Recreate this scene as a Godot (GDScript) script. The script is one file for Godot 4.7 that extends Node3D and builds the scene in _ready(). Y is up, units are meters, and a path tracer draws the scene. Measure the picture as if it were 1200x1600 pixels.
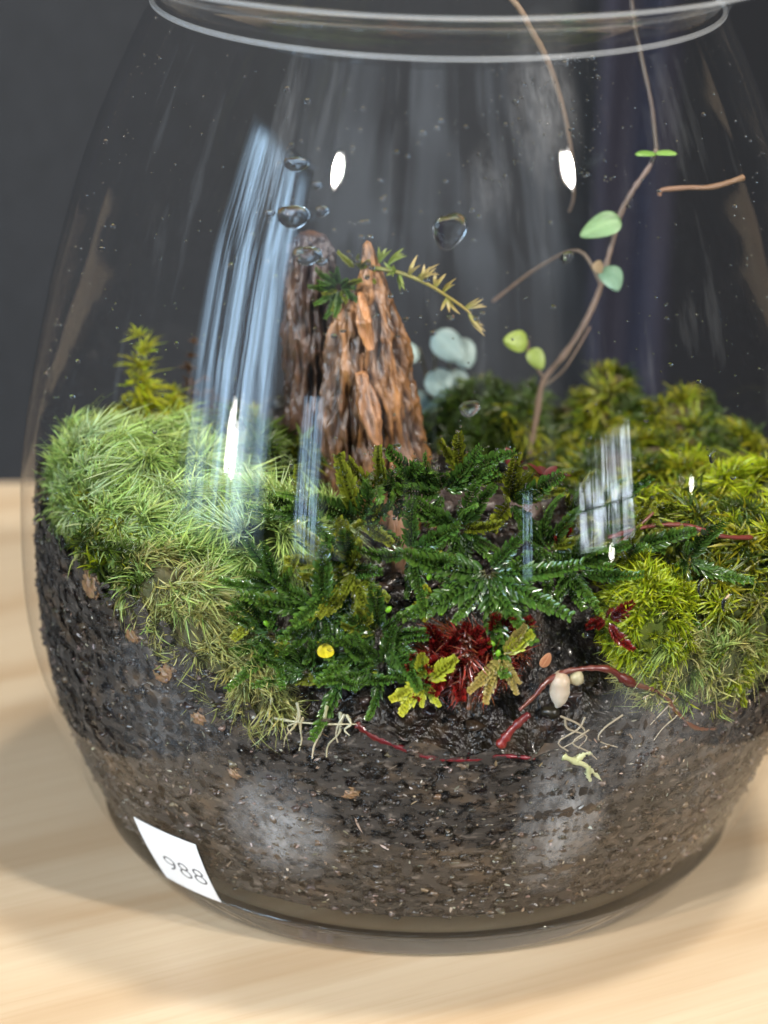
extends Node3D
# A glass terrarium jar on a pine table. Lengths in the code are millimetres, MM turns them into metres.
const MM := 0.001
const PH := [0.0, 0.5, 1.0, 2.0, 3.0, 5.0, 8.0, 12.0, 20.0, 30.0, 45.0, 60.0, 75.0, 90.0, 100.0, 115.0, 125.0, 140.0, 150.0, 165.0, 175.0, 190.0, 205.0]
const PR := [72.19, 72.73, 73.2, 74.07, 74.88, 76.4, 78.48, 80.99, 85.29, 89.54, 93.93, 96.26, 96.9, 96.71, 96.0, 93.7, 91.8, 88.8, 86.25, 82.05, 78.55, 72.35, 65.25]
const SOIL_A := [-180.0, -140.0, -110.0, -75.0, -61.0, -44.0, -29.0, -19.5, -8.0, 4.0, 17.0, 26.0, 37.0, 58.0, 75.0, 100.0, 130.0, 155.0, 180.0]
const SOIL_H := [80.0, 82.0, 85.0, 85.0, 82.0, 80.0, 72.0, 63.0, 66.0, 60.5, 58.5, 64.0, 64.0, 57.0, 60.0, 72.0, 80.0, 80.0, 80.0]
const WALL := 3.2
var rng := RandomNumberGenerator.new()
var nz := FastNoiseLite.new()
var nw := FastNoiseLite.new()
var used := {}
var dews := []
var dew_mat: StandardMaterial3D

# ---------------------------------------------------------------- mesh builder
class MB:
	var v := PackedVector3Array()
	var n := PackedVector3Array()
	var c := PackedColorArray()
	var uv := PackedVector2Array()
	var ix := PackedInt32Array()

	func vert(p: Vector3, nn: Vector3, col := Color.WHITE, t := Vector2.ZERO) -> int:
		v.append(p); n.append(nn); c.append(col); uv.append(t)
		return v.size() - 1

	func tri(a: int, b: int, d: int) -> void:
		var f := (v[b] - v[a]).cross(v[d] - v[a])
		if f.dot(n[a] + n[b] + n[d]) > 0.0:
			ix.append(a); ix.append(d); ix.append(b)
		else:
			ix.append(a); ix.append(b); ix.append(d)

	func quad(a: int, b: int, d: int, e: int) -> void:
		tri(a, b, d); tri(a, d, e)

	# a leaf: starts at p, runs along d, bends by b, side s gives its width, folded like a shallow V
	func leaf(p: Vector3, d: Vector3, s: Vector3, length: float, width: float, b: Vector3, segs: int, c0: Color, c1: Color, fold := 0.25, blunt := 0.0) -> void:
		var last := -1
		for k in segs + 1:
			var t := float(k) / segs
			var q := p + d * (length * t) + b * (length * t * t)
			var tan_ := (d + b * (2.0 * t)).normalized()
			var up := s.cross(tan_).normalized()
			var side := tan_.cross(up).normalized()
			var w := width * 0.5 * (pow(sin(PI * clampf(0.14 + 0.86 * t, 0.0, 1.0)), 0.8) if blunt <= 0.0 else pow(maxf(1.0 - pow(absf(2.0 * t - 1.0), blunt), 0.0), 0.5))
			if k == segs:
				w = 0.02 * width
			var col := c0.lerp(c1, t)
			var a0 := vert(q - side * w + up * (w * fold), (up + side * fold * 1.3).normalized(), col)
			vert(q, up, col.darkened(0.12))
			vert(q + side * w + up * (w * fold), (up - side * fold * 1.3).normalized(), col)
			if last >= 0:
				quad(last, last + 1, a0 + 1, a0)
				quad(last + 1, last + 2, a0 + 2, a0 + 1)
			last = a0

	func tube(path: Array, radii: Array, sides: int, c0: Color, c1: Color, rough := 0.0, noise: FastNoiseLite = null) -> void:
		var ref := Vector3(0.31, 0.12, 0.94)
		var last := -1
		var m := path.size()
		for k in m:
			var p: Vector3 = path[k]
			var d: Vector3 = ((path[mini(k + 1, m - 1)] as Vector3) - (path[maxi(k - 1, 0)] as Vector3)).normalized()
			var x := d.cross(ref).normalized()
			var y := x.cross(d).normalized()
			var r: float = radii[k]
			var a0 := v.size()
			for j in sides:
				var a := TAU * j / sides
				var o := x * cos(a) + y * sin(a)
				var rr := r
				if noise:
					rr *= 1.0 + rough * noise.get_noise_3dv((p + o * r) * 1.0)
				vert(p + o * rr, o, c0.lerp(c1, float(k) / (m - 1)), Vector2(float(j) / sides, float(k) / m))
			if last >= 0:
				for j in sides:
					var j2 := (j + 1) % sides
					quad(last + j, last + j2, a0 + j2, a0 + j)
			last = a0
		for e in [0, m - 1]:
			var d2: Vector3 = ((path[1] as Vector3) - (path[0] as Vector3)).normalized() * -1.0 if e == 0 else ((path[m - 1] as Vector3) - (path[m - 2] as Vector3)).normalized()
			var base: int = v.size() - sides * (m - e) if e == 0 else last
			if e == 0:
				base = last - sides * (m - 1)
			var cc := vert((path[e] as Vector3) + d2 * float(radii[e]) * 0.5, d2, c0 if e == 0 else c1)
			for j in sides:
				tri(cc, base + j, base + (j + 1) % sides)

	# profile: array of Vector2(radius, height); smooth normals follow it
	func lathe(prof: Array, sides: int, a_from := 0.0, a_to := TAU, flip := false, uvh := 1.0) -> void:
		var m := prof.size()
		var a0 := v.size()
		for k in m:
			var q: Vector2 = prof[k]
			var t: Vector2 = (prof[mini(k + 1, m - 1)] as Vector2) - (prof[maxi(k - 1, 0)] as Vector2)
			var nn := Vector2(t.y, -t.x).normalized() * (-1.0 if flip else 1.0)
			for j in sides + 1:
				var a := lerpf(a_from, a_to, float(j) / sides)
				vert(Vector3(q.x * sin(a), q.y, q.x * cos(a)), Vector3(nn.x * sin(a), nn.y, nn.x * cos(a)), Color.WHITE, Vector2(float(j) / sides, q.y / uvh))
		for k in m - 1:
			for j in sides:
				var i := a0 + k * (sides + 1) + j
				quad(i, i + 1, i + sides + 2, i + sides + 1)

	func smooth() -> void:
		var acc := PackedVector3Array()
		acc.resize(v.size())
		for k in range(0, ix.size(), 3):
			var f := (v[ix[k + 2]] - v[ix[k]]).cross(v[ix[k + 1]] - v[ix[k]])
			for j in 3:
				acc[ix[k + j]] += f
		for k in v.size():
			if acc[k].length() > 1e-9:
				n[k] = acc[k].normalized()

	func mesh() -> ArrayMesh:
		var w := PackedVector3Array()
		w.resize(v.size())
		for k in v.size():
			w[k] = v[k] * 0.001
		var a := []
		a.resize(Mesh.ARRAY_MAX)
		a[Mesh.ARRAY_VERTEX] = w; a[Mesh.ARRAY_NORMAL] = n; a[Mesh.ARRAY_COLOR] = c; a[Mesh.ARRAY_TEX_UV] = uv; a[Mesh.ARRAY_INDEX] = ix
		var me := ArrayMesh.new()
		me.add_surface_from_arrays(Mesh.PRIMITIVE_TRIANGLES, a)
		return me

# ---------------------------------------------------------------- scene helpers
func numbered(called: String) -> String:
	var k: int = used.get(called, 0)
	used[called] = k + 1
	return called if k == 0 else "%s_%03d" % [called, k]

func tag(o: Node3D, label: String, category: String, group := "", kind := "") -> Node3D:
	if label: o.set_meta("label", label)
	if category: o.set_meta("category", category)
	if group: o.set_meta("group", group)
	if kind: o.set_meta("kind", kind)
	return o

func thing(called: String, label: String, category: String, at := Vector3.ZERO, group := "") -> Node3D:
	var o := Node3D.new()
	o.name = numbered(called)
	add_child(o)
	o.position = at * MM
	tag(o, label, category, group)
	return o

func obj(called: String, m, mat: Material, parent: Node = self, at := Vector3.ZERO, kind := "") -> MeshInstance3D:
	var o := MeshInstance3D.new()
	o.name = numbered(called) if parent == self else called
	o.mesh = m.mesh() if m is MB else m
	o.material_override = mat
	parent.add_child(o, true)
	o.position = at * MM
	if kind: o.set_meta("kind", kind)
	return o

func mat(col: Color, rough := 0.6, opts := {}) -> StandardMaterial3D:
	var m := StandardMaterial3D.new()
	m.albedo_color = col.linear_to_srgb()
	m.roughness = rough
	for k in opts:
		m.set(k, opts[k])
	return m

func vmat(rough: float, back := 0.0, opts := {}) -> StandardMaterial3D:   # colours come from the vertices
	var m := mat(Color.WHITE, rough, {"vertex_color_use_as_albedo": true})
	if back > 0.0:
		m.backlight_enabled = true
		m.backlight = Color(back, back, back)
	for k in opts:
		m.set(k, opts[k])
	return m

func r_out(h: float) -> float:
	if h <= 0.0: return PR[0]
	for k in PH.size() - 1:
		if h <= PH[k + 1]:
			var p0: float = PR[maxi(k - 1, 0)]
			var p1: float = PR[k]
			var p2: float = PR[k + 1]
			var p3: float = PR[mini(k + 2, PR.size() - 1)]
			var dh: float = PH[k + 1] - PH[k]
			var m1: float = (p2 - p0) / maxf(PH[k + 1] - PH[maxi(k - 1, 0)], 0.01) * dh
			var m2: float = (p3 - p1) / maxf(PH[mini(k + 2, PH.size() - 1)] - PH[k], 0.01) * dh
			var t: float = (h - PH[k]) / dh
			var t2 := t * t
			var t3 := t2 * t
			return (2 * t3 - 3 * t2 + 1) * p1 + (t3 - 2 * t2 + t) * m1 + (-2 * t3 + 3 * t2) * p2 + (t3 - t2) * m2
	return PR[PR.size() - 1]

func r_in(h: float) -> float:
	if h < 14.0:
		return (r_out(14.0) - WALL) * pow(maxf(1.0 - pow(1.0 - clampf((h - 9.0) / 5.0, 0.0, 1.0), 2.0), 0.0), 0.5)
	return r_out(h) - WALL

func on_glass(deg: float, h: float, out := 0.0) -> Vector3:   # a point on the jar's outside, or out millimetres off it
	var r := r_out(h) + out
	return Vector3(r * sin(deg_to_rad(deg)), h, r * cos(deg_to_rad(deg)))

func glass_normal(deg: float, h: float) -> Vector3:
	var s := (r_out(h + 1.0) - r_out(h - 1.0)) / 2.0
	return Vector3(sin(deg_to_rad(deg)), -s, cos(deg_to_rad(deg))).normalized()

func keep_in(p: Vector3, m: float) -> Vector3:
	var r := Vector2(p.x, p.z).length()
	var most := r_in(p.y) - m
	if r > most:
		p.x *= most / r
		p.z *= most / r
	return p

func to_glass(p: Vector3, inset: float) -> Vector3:   # the same direction from the axis, touching the inside of the glass
	var k := (r_in(p.y) - inset) / Vector2(p.x, p.z).length()
	return Vector3(p.x * k, p.y, p.z * k)

func soil_edge(deg: float) -> float:
	for k in SOIL_A.size() - 1:
		if deg <= SOIL_A[k + 1]:
			return lerpf(SOIL_H[k], SOIL_H[k + 1], smoothstep(0.0, 1.0, (deg - SOIL_A[k]) / (SOIL_A[k + 1] - SOIL_A[k])))
	return SOIL_H[0]

func frame(y: Vector3, facing: Vector3) -> Basis:   # y along y, z as near facing as it can be
	y = y.normalized()
	var x := y.cross(facing)
	if x.length() < 0.01:
		x = y.cross(Vector3(0.3, 0.9, 0.2))
	x = x.normalized()
	return Basis(x, y, x.cross(y).normalized())

func rv() -> Vector3:
	return Vector3(rng.randf_range(-1, 1), rng.randf_range(-1, 1), rng.randf_range(-1, 1))

func hue(c: Color, amount: float) -> Color:
	var f := 1.0 + rng.randf_range(-amount, amount)
	return Color(c.r * f * (1.0 + rng.randf_range(-0.5, 0.5) * amount), c.g * f, c.b * f * (1.0 + rng.randf_range(-0.6, 0.6) * amount))

func curve(pts: Array, steps: int) -> Array:
	var cv := Curve3D.new()
	for k in pts.size():
		var a: Vector3 = pts[maxi(k - 1, 0)]
		var b: Vector3 = pts[mini(k + 1, pts.size() - 1)]
		cv.add_point(pts[k], -(b - a) / 6.0, (b - a) / 6.0)
	var out := []
	for k in steps + 1:
		out.append(cv.sample_baked(cv.get_baked_length() * k / steps, true))
	return out

func taper(n: int, r0: float, r1: float, wob := 0.0) -> Array:
	var out := []
	for k in n:
		out.append(lerpf(r0, r1, float(k) / (n - 1)) * (1.0 + rng.randf_range(-wob, wob)))
	return out

# ---------------------------------------------------------------- plants
func tuft(blades: int, length: float, width: float, spread: float, curl: float, c0: Color, c1: Color, vary := 0.25) -> ArrayMesh:
	var m := MB.new()
	var comb := rng.randf_range(-0.5, 0.5)
	var sweep := Vector3(cos(comb), -0.3, sin(comb)) * curl * 1.35
	for k in blades:
		var a := rng.randf() * TAU
		var e := pow(rng.randf(), 0.7) * spread
		var d := Vector3(sin(e) * cos(a), cos(e), sin(e) * sin(a))
		var side := Vector3(-sin(a), 0.0, cos(a)).rotated(d, rng.randf_range(-0.7, 0.7))
		var bend := sweep * rng.randf_range(0.3, 1.0) + Vector3(cos(a), -0.3, sin(a)) * 0.35 + rv() * 0.3
		var f := rng.randf_range(0.5, 1.15)
		var h0 := hue(c0, vary)
		m.leaf(d * 0.6 + rv() * Vector3(1.4, 0.7, 1.4), d, side, length * f, width * rng.randf_range(0.7, 1.2), bend, 6, h0, hue(c1, vary), 0.35)
	return m.mesh()

# one feathery frond: a stem along +y that arches towards +z, leaflets to both sides and a rank of scales on top
func frond(length: float, leaf_len: float, leaf_w: float, pairs: int, c0: Color, c1: Color, stem_c: Color, arch := 0.35, vary := 0.2) -> ArrayMesh:
	var m := MB.new()
	var bend := Vector3(rng.randf_range(-0.15, 0.15), -0.1, arch)
	var path := []
	for k in 9:
		var t := k / 8.0
		path.append(Vector3(0, length * t, 0) + bend * (length * t * t))
	m.tube(path, taper(9, leaf_w * 0.32, leaf_w * 0.12), 5, stem_c, c1)
	for k in pairs:
		var t := (k + 0.6) / pairs
		var q := Vector3(0, length * t, 0) + bend * (length * t * t)
		var tn := (Vector3(0, 1, 0) + bend * (2 * t)).normalized()
		var env := clampf(1.3 - 0.85 * t, 0.3, 1.0) * clampf(0.6 + t * 4.0, 0.0, 1.0)
		var up := tn.cross(Vector3(1, 0, 0)) * -1.0
		for s in [-1.0, 1.0, 0.5, -0.5]:
			var lift := 0.1 if absf(s) == 1.0 else 0.75
			var d := (Vector3(signf(s), 0, 0) * (0.9 if absf(s) == 1.0 else 0.45) + tn * rng.randf_range(0.45, 0.8) + up * lift + rv() * 0.12).normalized()
			var side := d.cross(up).normalized()
			var L := leaf_len * env * rng.randf_range(0.8, 1.15) * (1.0 if absf(s) == 1.0 else 0.62)
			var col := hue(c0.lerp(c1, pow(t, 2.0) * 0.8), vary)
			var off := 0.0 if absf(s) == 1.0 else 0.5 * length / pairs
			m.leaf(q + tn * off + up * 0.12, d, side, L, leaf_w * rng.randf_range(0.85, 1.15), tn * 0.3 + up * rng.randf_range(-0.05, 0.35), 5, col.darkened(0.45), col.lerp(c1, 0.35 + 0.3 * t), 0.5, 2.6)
	return m.mesh()

func dew(length: float, reach: float, arch: float) -> ArrayMesh:   # beads of water along a frond
	var m := MB.new()
	for k in 16:
		var t := rng.randf_range(0.1, 0.95)
		var p := Vector3(rng.randf_range(-1, 1) * reach * (1.1 - 0.8 * t), length * t + 0.6, arch * length * t * t + rng.randf_range(0.3, 0.8))
		var r := rng.randf_range(0.16, 0.36)
		var a0 := m.v.size()
		for i in 6:
			for j in 9:
				var e := PI * i / 5.0
				var a := TAU * j / 8.0
				var d := Vector3(sin(e) * cos(a), cos(e), sin(e) * sin(a))
				m.vert(p + d * r, d)
		for i in 5:
			for j in 8:
				var q := a0 + i * 9 + j
				m.quad(q, q + 1, q + 10, q + 9)
	return m.mesh()

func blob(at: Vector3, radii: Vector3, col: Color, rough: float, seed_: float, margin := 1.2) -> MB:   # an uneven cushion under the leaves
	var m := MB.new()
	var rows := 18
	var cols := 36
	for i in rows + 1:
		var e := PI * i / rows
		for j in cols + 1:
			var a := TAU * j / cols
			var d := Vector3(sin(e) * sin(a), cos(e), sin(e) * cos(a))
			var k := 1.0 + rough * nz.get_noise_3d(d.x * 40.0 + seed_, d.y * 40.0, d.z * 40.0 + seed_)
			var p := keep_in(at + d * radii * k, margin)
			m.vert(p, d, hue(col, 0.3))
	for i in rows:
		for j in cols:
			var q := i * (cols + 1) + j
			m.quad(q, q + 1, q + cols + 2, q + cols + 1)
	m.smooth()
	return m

func clump(o: Node3D, at: Vector3, radii: Vector3, count: int, meshes: Array, m: Material, s0: float, s1: float, called := "tuft", upward := 0.5, margin := 4.0, min_y := -0.45, part_name_at := Vector3.ZERO) -> void:
	var made := 0
	var tries := 0
	while made < count and tries < count * 8:
		tries += 1
		var d := rv()
		if d.length() > 1.0 or d.length() < 0.1: continue
		d = d.normalized()
		if d.y < min_y or d.z < -0.75: continue
		var p := at + d * radii * rng.randf_range(0.86, 1.0) * (1.0 + 0.45 * nz.get_noise_3dv((at + d * radii) * 2.2))
		var q := keep_in(p, margin)
		if q.distance_to(p) > 12.0: continue
		var nn := (d / radii).normalized()
		if q != p:
			var rad := Vector3(q.x, 0, q.z).normalized()
			nn = (nn - rad * maxf(nn.dot(rad), 0.0)).normalized()
		nn = (nn + Vector3(0, upward, 0) + rv() * 0.25).normalized()
		var t := MeshInstance3D.new()
		t.name = called
		t.mesh = meshes[rng.randi() % meshes.size()]
		t.material_override = m
		o.add_child(t, true)
		var flow := Vector3(nz.get_noise_3dv(q * 0.7), -0.35, nz.get_noise_3dv(q * 0.7 + Vector3(90, 0, 0))) * 2.2 + rv() * 0.45 + nn.cross(Vector3(0, 0, 1)) * 0.2
		var out := Vector3(q.x, 0, q.z)
		if out.length() > r_in(q.y) - 16.0:   # next to the glass the leaves lie along it or inwards
			out = out.normalized()
			flow = flow - out * (flow.dot(out) + 0.9)
		t.transform = Transform3D(frame(nn, flow.cross(nn)) * Basis.from_scale(Vector3.ONE * rng.randf_range(s0, s1)), q * MM - o.position)
		made += 1

func fan(o: Node3D, at: Vector3, dirs: Array, meshes: Array, m: Material, facing: Vector3, s: float, tilt := 0.35) -> void:
	# fronds that spread from one point; dirs are angles in degrees, 0 to the right, 90 upwards, seen from outside the glass
	var out := Vector3(facing.x, 0, facing.z).normalized()
	var right := Vector3(0, 1, 0).cross(out).normalized()
	var all := dirs.duplicate()
	for k in dirs.size() / 2:
		all.append(rng.randf_range(0, 360))
	for a in all:
		var ang := deg_to_rad(float(a) + rng.randf_range(-14, 14))
		var d := right * cos(ang) + Vector3(0, 1, 0) * sin(ang) + out * tilt * rng.randf_range(-0.4, 2.0)
		var t := MeshInstance3D.new()
		t.name = "frond"
		t.mesh = meshes[rng.randi() % meshes.size()]
		t.material_override = m
		o.add_child(t, true)
		t.transform = Transform3D(frame(d, out + Vector3(0, 0.6, 0) + rv() * 0.3) * Basis.from_scale(Vector3.ONE * s * rng.randf_range(0.62, 1.25)), (at + d.normalized() * 0.8) * MM - o.position)
		if dews.size() and s > 0.6 and o.name.begins_with("fern"):
			obj("dew", dews[rng.randi() % dews.size()], dew_mat, t, Vector3.ZERO, "stuff")

func round_leaf(w: float, l: float, cup: float, c0: Color, c1: Color, heart := 0.0) -> MB:   # lies in x-y, base at the origin, faces +z
	var m := MB.new()
	var nu := 28
	for i in nu + 1:
		var t := float(i) / nu
		var hw := w * 0.5 * pow(maxf(1.0 - pow(absf(2.0 * t - 1.0), 2.2), 0.0), 0.5) * (1.0 - 0.35 * t * t)
		if heart > 0.0: hw *= 1.0 + heart * (0.5 - t)
		for j in 9:
			var s := (j - 4) / 4.0
			var vein := -0.035 * w * exp(-absf(s) * 9.0) - 0.012 * w * (0.5 + 0.5 * cos((t * 7.0 - absf(s) * 2.2) * TAU))
			var y := l * t - (heart * l * 0.16 * absf(s) * (1.0 - t))
			m.vert(Vector3(s * hw, y, -cup * w * (s * s * 0.35 + (t - 0.5) * (t - 0.5)) + vein), Vector3.BACK, c0.lerp(c1, clampf(absf(s) * 0.5 + 0.2 * rng.randf() + (0.6 if j == 4 else 0.0), 0.0, 1.0)).darkened(0.25 * absf(nz.get_noise_2d(t * 60.0 + w * 9.0, s * 30.0))))
	for i in nu:
		for j in 8:
			var q := i * 9 + j
			m.quad(q, q + 1, q + 10, q + 9)
	m.smooth()
	return m

# ---------------------------------------------------------------- textures
func image_from(w: int, h: int, f: Callable) -> ImageTexture:
	var data := PackedByteArray()
	data.resize(w * h * 4)
	for y in h:
		for x in w:
			var c: Color = f.call(x, y)
			var i := (y * w + x) * 4
			data[i] = int(clampf(c.r, 0, 1) * 255.0)
			data[i + 1] = int(clampf(c.g, 0, 1) * 255.0)
			data[i + 2] = int(clampf(c.b, 0, 1) * 255.0)
			data[i + 3] = int(clampf(c.a, 0, 1) * 255.0)
	return ImageTexture.create_from_image(Image.create_from_data(w, h, false, Image.FORMAT_RGBA8, data))

func noise_tex(size: int, freq: float, octaves := 4, seed_ := 1, kind := FastNoiseLite.TYPE_SIMPLEX_SMOOTH) -> ImageTexture:
	var f := FastNoiseLite.new()
	f.seed = seed_; f.frequency = freq; f.fractal_octaves = octaves; f.noise_type = kind
	var im := f.get_seamless_image(size, size)
	return ImageTexture.create_from_image(im)

# ---------------------------------------------------------------- lamps
func spot_lamp(label: String, at: Vector3, radius: float, energy: float, col: Color, glow: float) -> void:
	var t := thing("ceiling_spotlight", label, "lamp", at)
	var aim := (Vector3(0, 90, 0) - at).normalized()
	t.basis = frame(-aim, Vector3(0.1, 0.2, 1.0))   # its y points away from the jar
	var can := MB.new()
	can.lathe([Vector2(radius, -4), Vector2(radius + 6, -4), Vector2(radius + 8, 0), Vector2(radius + 8, 70), Vector2(radius * 0.7, 90), Vector2(0.1, 92)], 32)
	obj("housing", can, mat(Color(0.02, 0.02, 0.02), 0.4), t)
	var face := MB.new()
	face.lathe([Vector2(0.1, 0), Vector2(radius, 0)], 32)
	obj("lamp_face", face, mat(Color(0.9, 0.9, 0.9), 0.4, {"emission_enabled": true, "emission": col, "emission_energy_multiplier": glow}), t)
	var l := SpotLight3D.new()
	l.name = "lamp_light"
	l.light_energy = energy; l.light_color = col; l.light_size = radius * MM * 0.8
	l.spot_angle = 40.0; l.spot_angle_attenuation = 0.6; l.spot_range = 8.0; l.spot_attenuation = 2.0; l.shadow_enabled = true
	t.add_child(l)
	l.position = Vector3(0, -radius * 1.0 * MM, 0)
	l.basis = frame(Vector3(0, 0, 1), Vector3(0, 1, 0))   # shines along -y of the lamp

func window(label: String, at: Vector3, w: float, h: float, across: int, down: int, col: Color, light: float, glow: float, bar := 18.0, soft := 0.12) -> void:
	var t := thing("window", label, "window", at)
	var out := Vector3(-at.x, 0, -at.z).normalized()
	t.basis = frame(Vector3.UP, out)
	var fm := mat(Color(0.03, 0.03, 0.03), 0.5)
	var vn := FastNoiseLite.new()
	vn.seed = int(absf(at.x)) + 5; vn.frequency = 0.02; vn.fractal_octaves = 3
	# painted glow: streaks, darker bottom and faded edges soften the mirrored light
	var glow_tex := image_from(96, 128, func(x: int, y: int) -> Color:
		var u := x / 95.0
		var v := y / 127.0
		var glow_streaks := clampf(0.5 + 1.1 * vn.get_noise_2d(x * 3.2 + y * 0.25, y * 0.5) + 0.5 * vn.get_noise_2d(x * 12.0, y * 0.35 + 50.0), 0.0, 1.3)
		var low_dim := smoothstep(0.62, 0.95, v + 0.25 * vn.get_noise_2d(x * 1.5, 60.0))
		var edge := smoothstep(0.0, soft, u) * smoothstep(0.0, soft, 1.0 - u) * smoothstep(0.0, soft * 0.7, 1.0 - v) * smoothstep(0.0, soft * 0.4, v)
		var q := clampf(glow_streaks * lerpf(1.0, 0.45, low_dim) * edge, 0, 1)
		return Color(q, q, q).linear_to_srgb())
	var gm := mat(Color(0.03, 0.03, 0.03), 0.3, {"emission_enabled": true, "emission": col, "emission_energy_multiplier": glow, "emission_texture": glow_tex, "emission_operator": BaseMaterial3D.EMISSION_OP_MULTIPLY})
	var pw := w / across
	var ph := h / down
	for i in across:
		for j in down:
			var c := Vector3(-w / 2 + pw * (i + 0.5), ph * (j + 0.5), 0)
			var b := MB.new()
			var u0 := float(i) / across
			var v0 := 1.0 - float(j) / down
			var hw := (pw - bar) / 2
			var hh := (ph - bar) / 2
			b.vert(Vector3(-hw, -hh, 0), Vector3.BACK, Color.WHITE, Vector2(u0, v0)); b.vert(Vector3(hw, -hh, 0), Vector3.BACK, Color.WHITE, Vector2(u0 + 1.0 / across, v0))
			b.vert(Vector3(hw, hh, 0), Vector3.BACK, Color.WHITE, Vector2(u0 + 1.0 / across, v0 - 1.0 / down)); b.vert(Vector3(-hw, hh, 0), Vector3.BACK, Color.WHITE, Vector2(u0, v0 - 1.0 / down))
			b.quad(0, 1, 2, 3)
			obj("pane", b, gm, t, c)
			var l := AreaLight3D.new()
			l.name = "daylight"
			l.area_size = Vector2(pw - bar, ph - bar) * MM
			l.area_normalize_energy = false
			l.light_energy = light; l.light_color = col; l.shadow_enabled = true
			t.add_child(l, true)
			l.position = (c + Vector3(0, 0, 6)) * MM
			l.basis = Basis(Vector3.UP, PI)
	for i in across + 1:
		var b2 := BoxMesh.new()
		b2.size = Vector3(bar, h + bar, 40) * MM
		obj("mullion", b2, fm, t, Vector3(-w / 2 + pw * i, h / 2, 0))
	for j in down + 1:
		var b3 := BoxMesh.new()
		b3.size = Vector3(w - bar * 1.1, bar, 32) * MM
		obj("transom", b3, fm, t, Vector3(0, ph * j, 0))

func _ready() -> void:
	rng.seed = 20240611
	nz.seed = 7; nz.frequency = 0.05; nz.fractal_octaves = 4
	nw.seed = 11; nw.frequency = 0.12; nw.fractal_octaves = 4
	camera_and_light()
	setting()
	jar()
	soil()
	wood()
	mosses()
	ferns()
	roots()
	vine()
	drops()
	sticker()

func camera_and_light() -> void:
	var cam := Camera3D.new()
	cam.name = "camera"
	add_child(cam)
	cam.position = Vector3(0, 327.0, 650) * MM
	cam.rotation_order = EULER_ORDER_YXZ
	cam.rotation_degrees = Vector3(-20.73, 0.858, 1.257)
	var at := CameraAttributesPhysical.new()
	at.frustum_focal_length = 67.35
	at.exposure_aperture = 7.5
	at.frustum_focus_distance = 0.628
	at.frustum_near = 0.05
	at.frustum_far = 60.0
	cam.attributes = at
	cam.fov = 20.205
	cam.near = 0.05
	cam.far = 60.0
	cam.current = true
	var we := WorldEnvironment.new()
	we.name = "world"
	var e := Environment.new()
	e.background_mode = Environment.BG_COLOR
	e.background_color = Color(0.012, 0.0125, 0.014).linear_to_srgb()
	e.tonemap_mode = Environment.TONE_MAPPER_LINEAR
	e.tonemap_exposure = 1.0
	e.sdfgi_enabled = true; e.ssao_enabled = true; e.ssil_enabled = true
	we.environment = e
	add_child(we)
	var white := Color(1.0, 0.95, 0.88).linear_to_srgb()
	spot_lamp("round ceiling spotlight straight above the jar, casting its shadow on the table", Vector3(300, 1640, 40), 80, 1.75, Color(1.0, 0.93, 0.82).linear_to_srgb(), 12)
	spot_lamp("round ceiling spotlight mirrored high on the left of the glass", Vector3(-1030, 1170, 1530), 62, 3.7, white, 25)
	spot_lamp("round ceiling spotlight mirrored high on the right of the glass", Vector3(1310, 1060, 1170), 62, 3.7, white, 25)
	var day := Color(0.78, 0.88, 1.0).linear_to_srgb()
	var sky := Color(0.5, 0.74, 1.0).linear_to_srgb()
	window("wide added glowing panel facing the jar, a grey glow on the glass", Vector3(-100, 330, 1750), 4900, 1900, 1, 1, day, 0.03, 2.5, 60, 0.3)  # added soft panel in place of a pale lit wall, for front fill
	window("tall bright blue window mirrored on the left of the glass", Vector3(-1690, -150, 1130), 1020, 1380, 1, 1, sky, 0.2, 24.0, 10, 0.16)
	window("narrow blue window mirrored beside the driftwood", Vector3(-1060, -120, 1750), 250, 460, 1, 1, sky, 0.2, 15.0, 8, 0.15)
	window("small slatted window mirrored as a thin blue line right of centre", Vector3(920, -160, 1800), 110, 320, 1, 4, sky, 0.2, 13.0, 12, 0.1)
	window("row of small shop windows mirrored over the right moss", Vector3(2950, -260, 2500), 1150, 420, 4, 2, day, 0.3, 30.0, 24, 0.05)
	var k := 0
	for q in [[-1600.0, 120.0, 1130.0, "left flat round pendant lamp of the cluster mirrored above the left moss"], [-1640.0, 160.0, 1180.0, "upper flat round pendant lamp of the cluster mirrored above the left moss"], [-1480.0, 110.0, 1120.0, "right flat round pendant lamp of the cluster mirrored above the left moss"], [1900.0, -30.0, 480.0, "flat round pendant lamp mirrored over the yellow moss on the right"], [1480.0, -90.0, 1240.0, "flat round pendant lamp mirrored under the small shop windows"]]:
		var t := thing("pendant_lamp", q[3], "lamp", Vector3(q[0], q[1], q[2]))
		var b := SphereMesh.new()
		b.radius = 0.04; b.height = 0.007; b.radial_segments = 24; b.rings = 12
		obj("bulb", b, mat(Color(0.9, 0.9, 0.9), 0.4, {"emission_enabled": true, "emission": white, "emission_energy_multiplier": 14.0}), t)
		var rod := CylinderMesh.new()
		rod.top_radius = 0.004; rod.bottom_radius = 0.004; rod.height = 0.5
		obj("rod", rod, mat(Color(0.02, 0.02, 0.02), 0.4), t, Vector3(0, 262, 0))
		var l := OmniLight3D.new()
		l.name = "lamp_light"
		l.light_energy = 0.05; l.light_color = white; l.light_size = 0.03; l.omni_range = 6.0; l.omni_attenuation = 2.0; l.shadow_enabled = true
		t.add_child(l)
		k += 1

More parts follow.
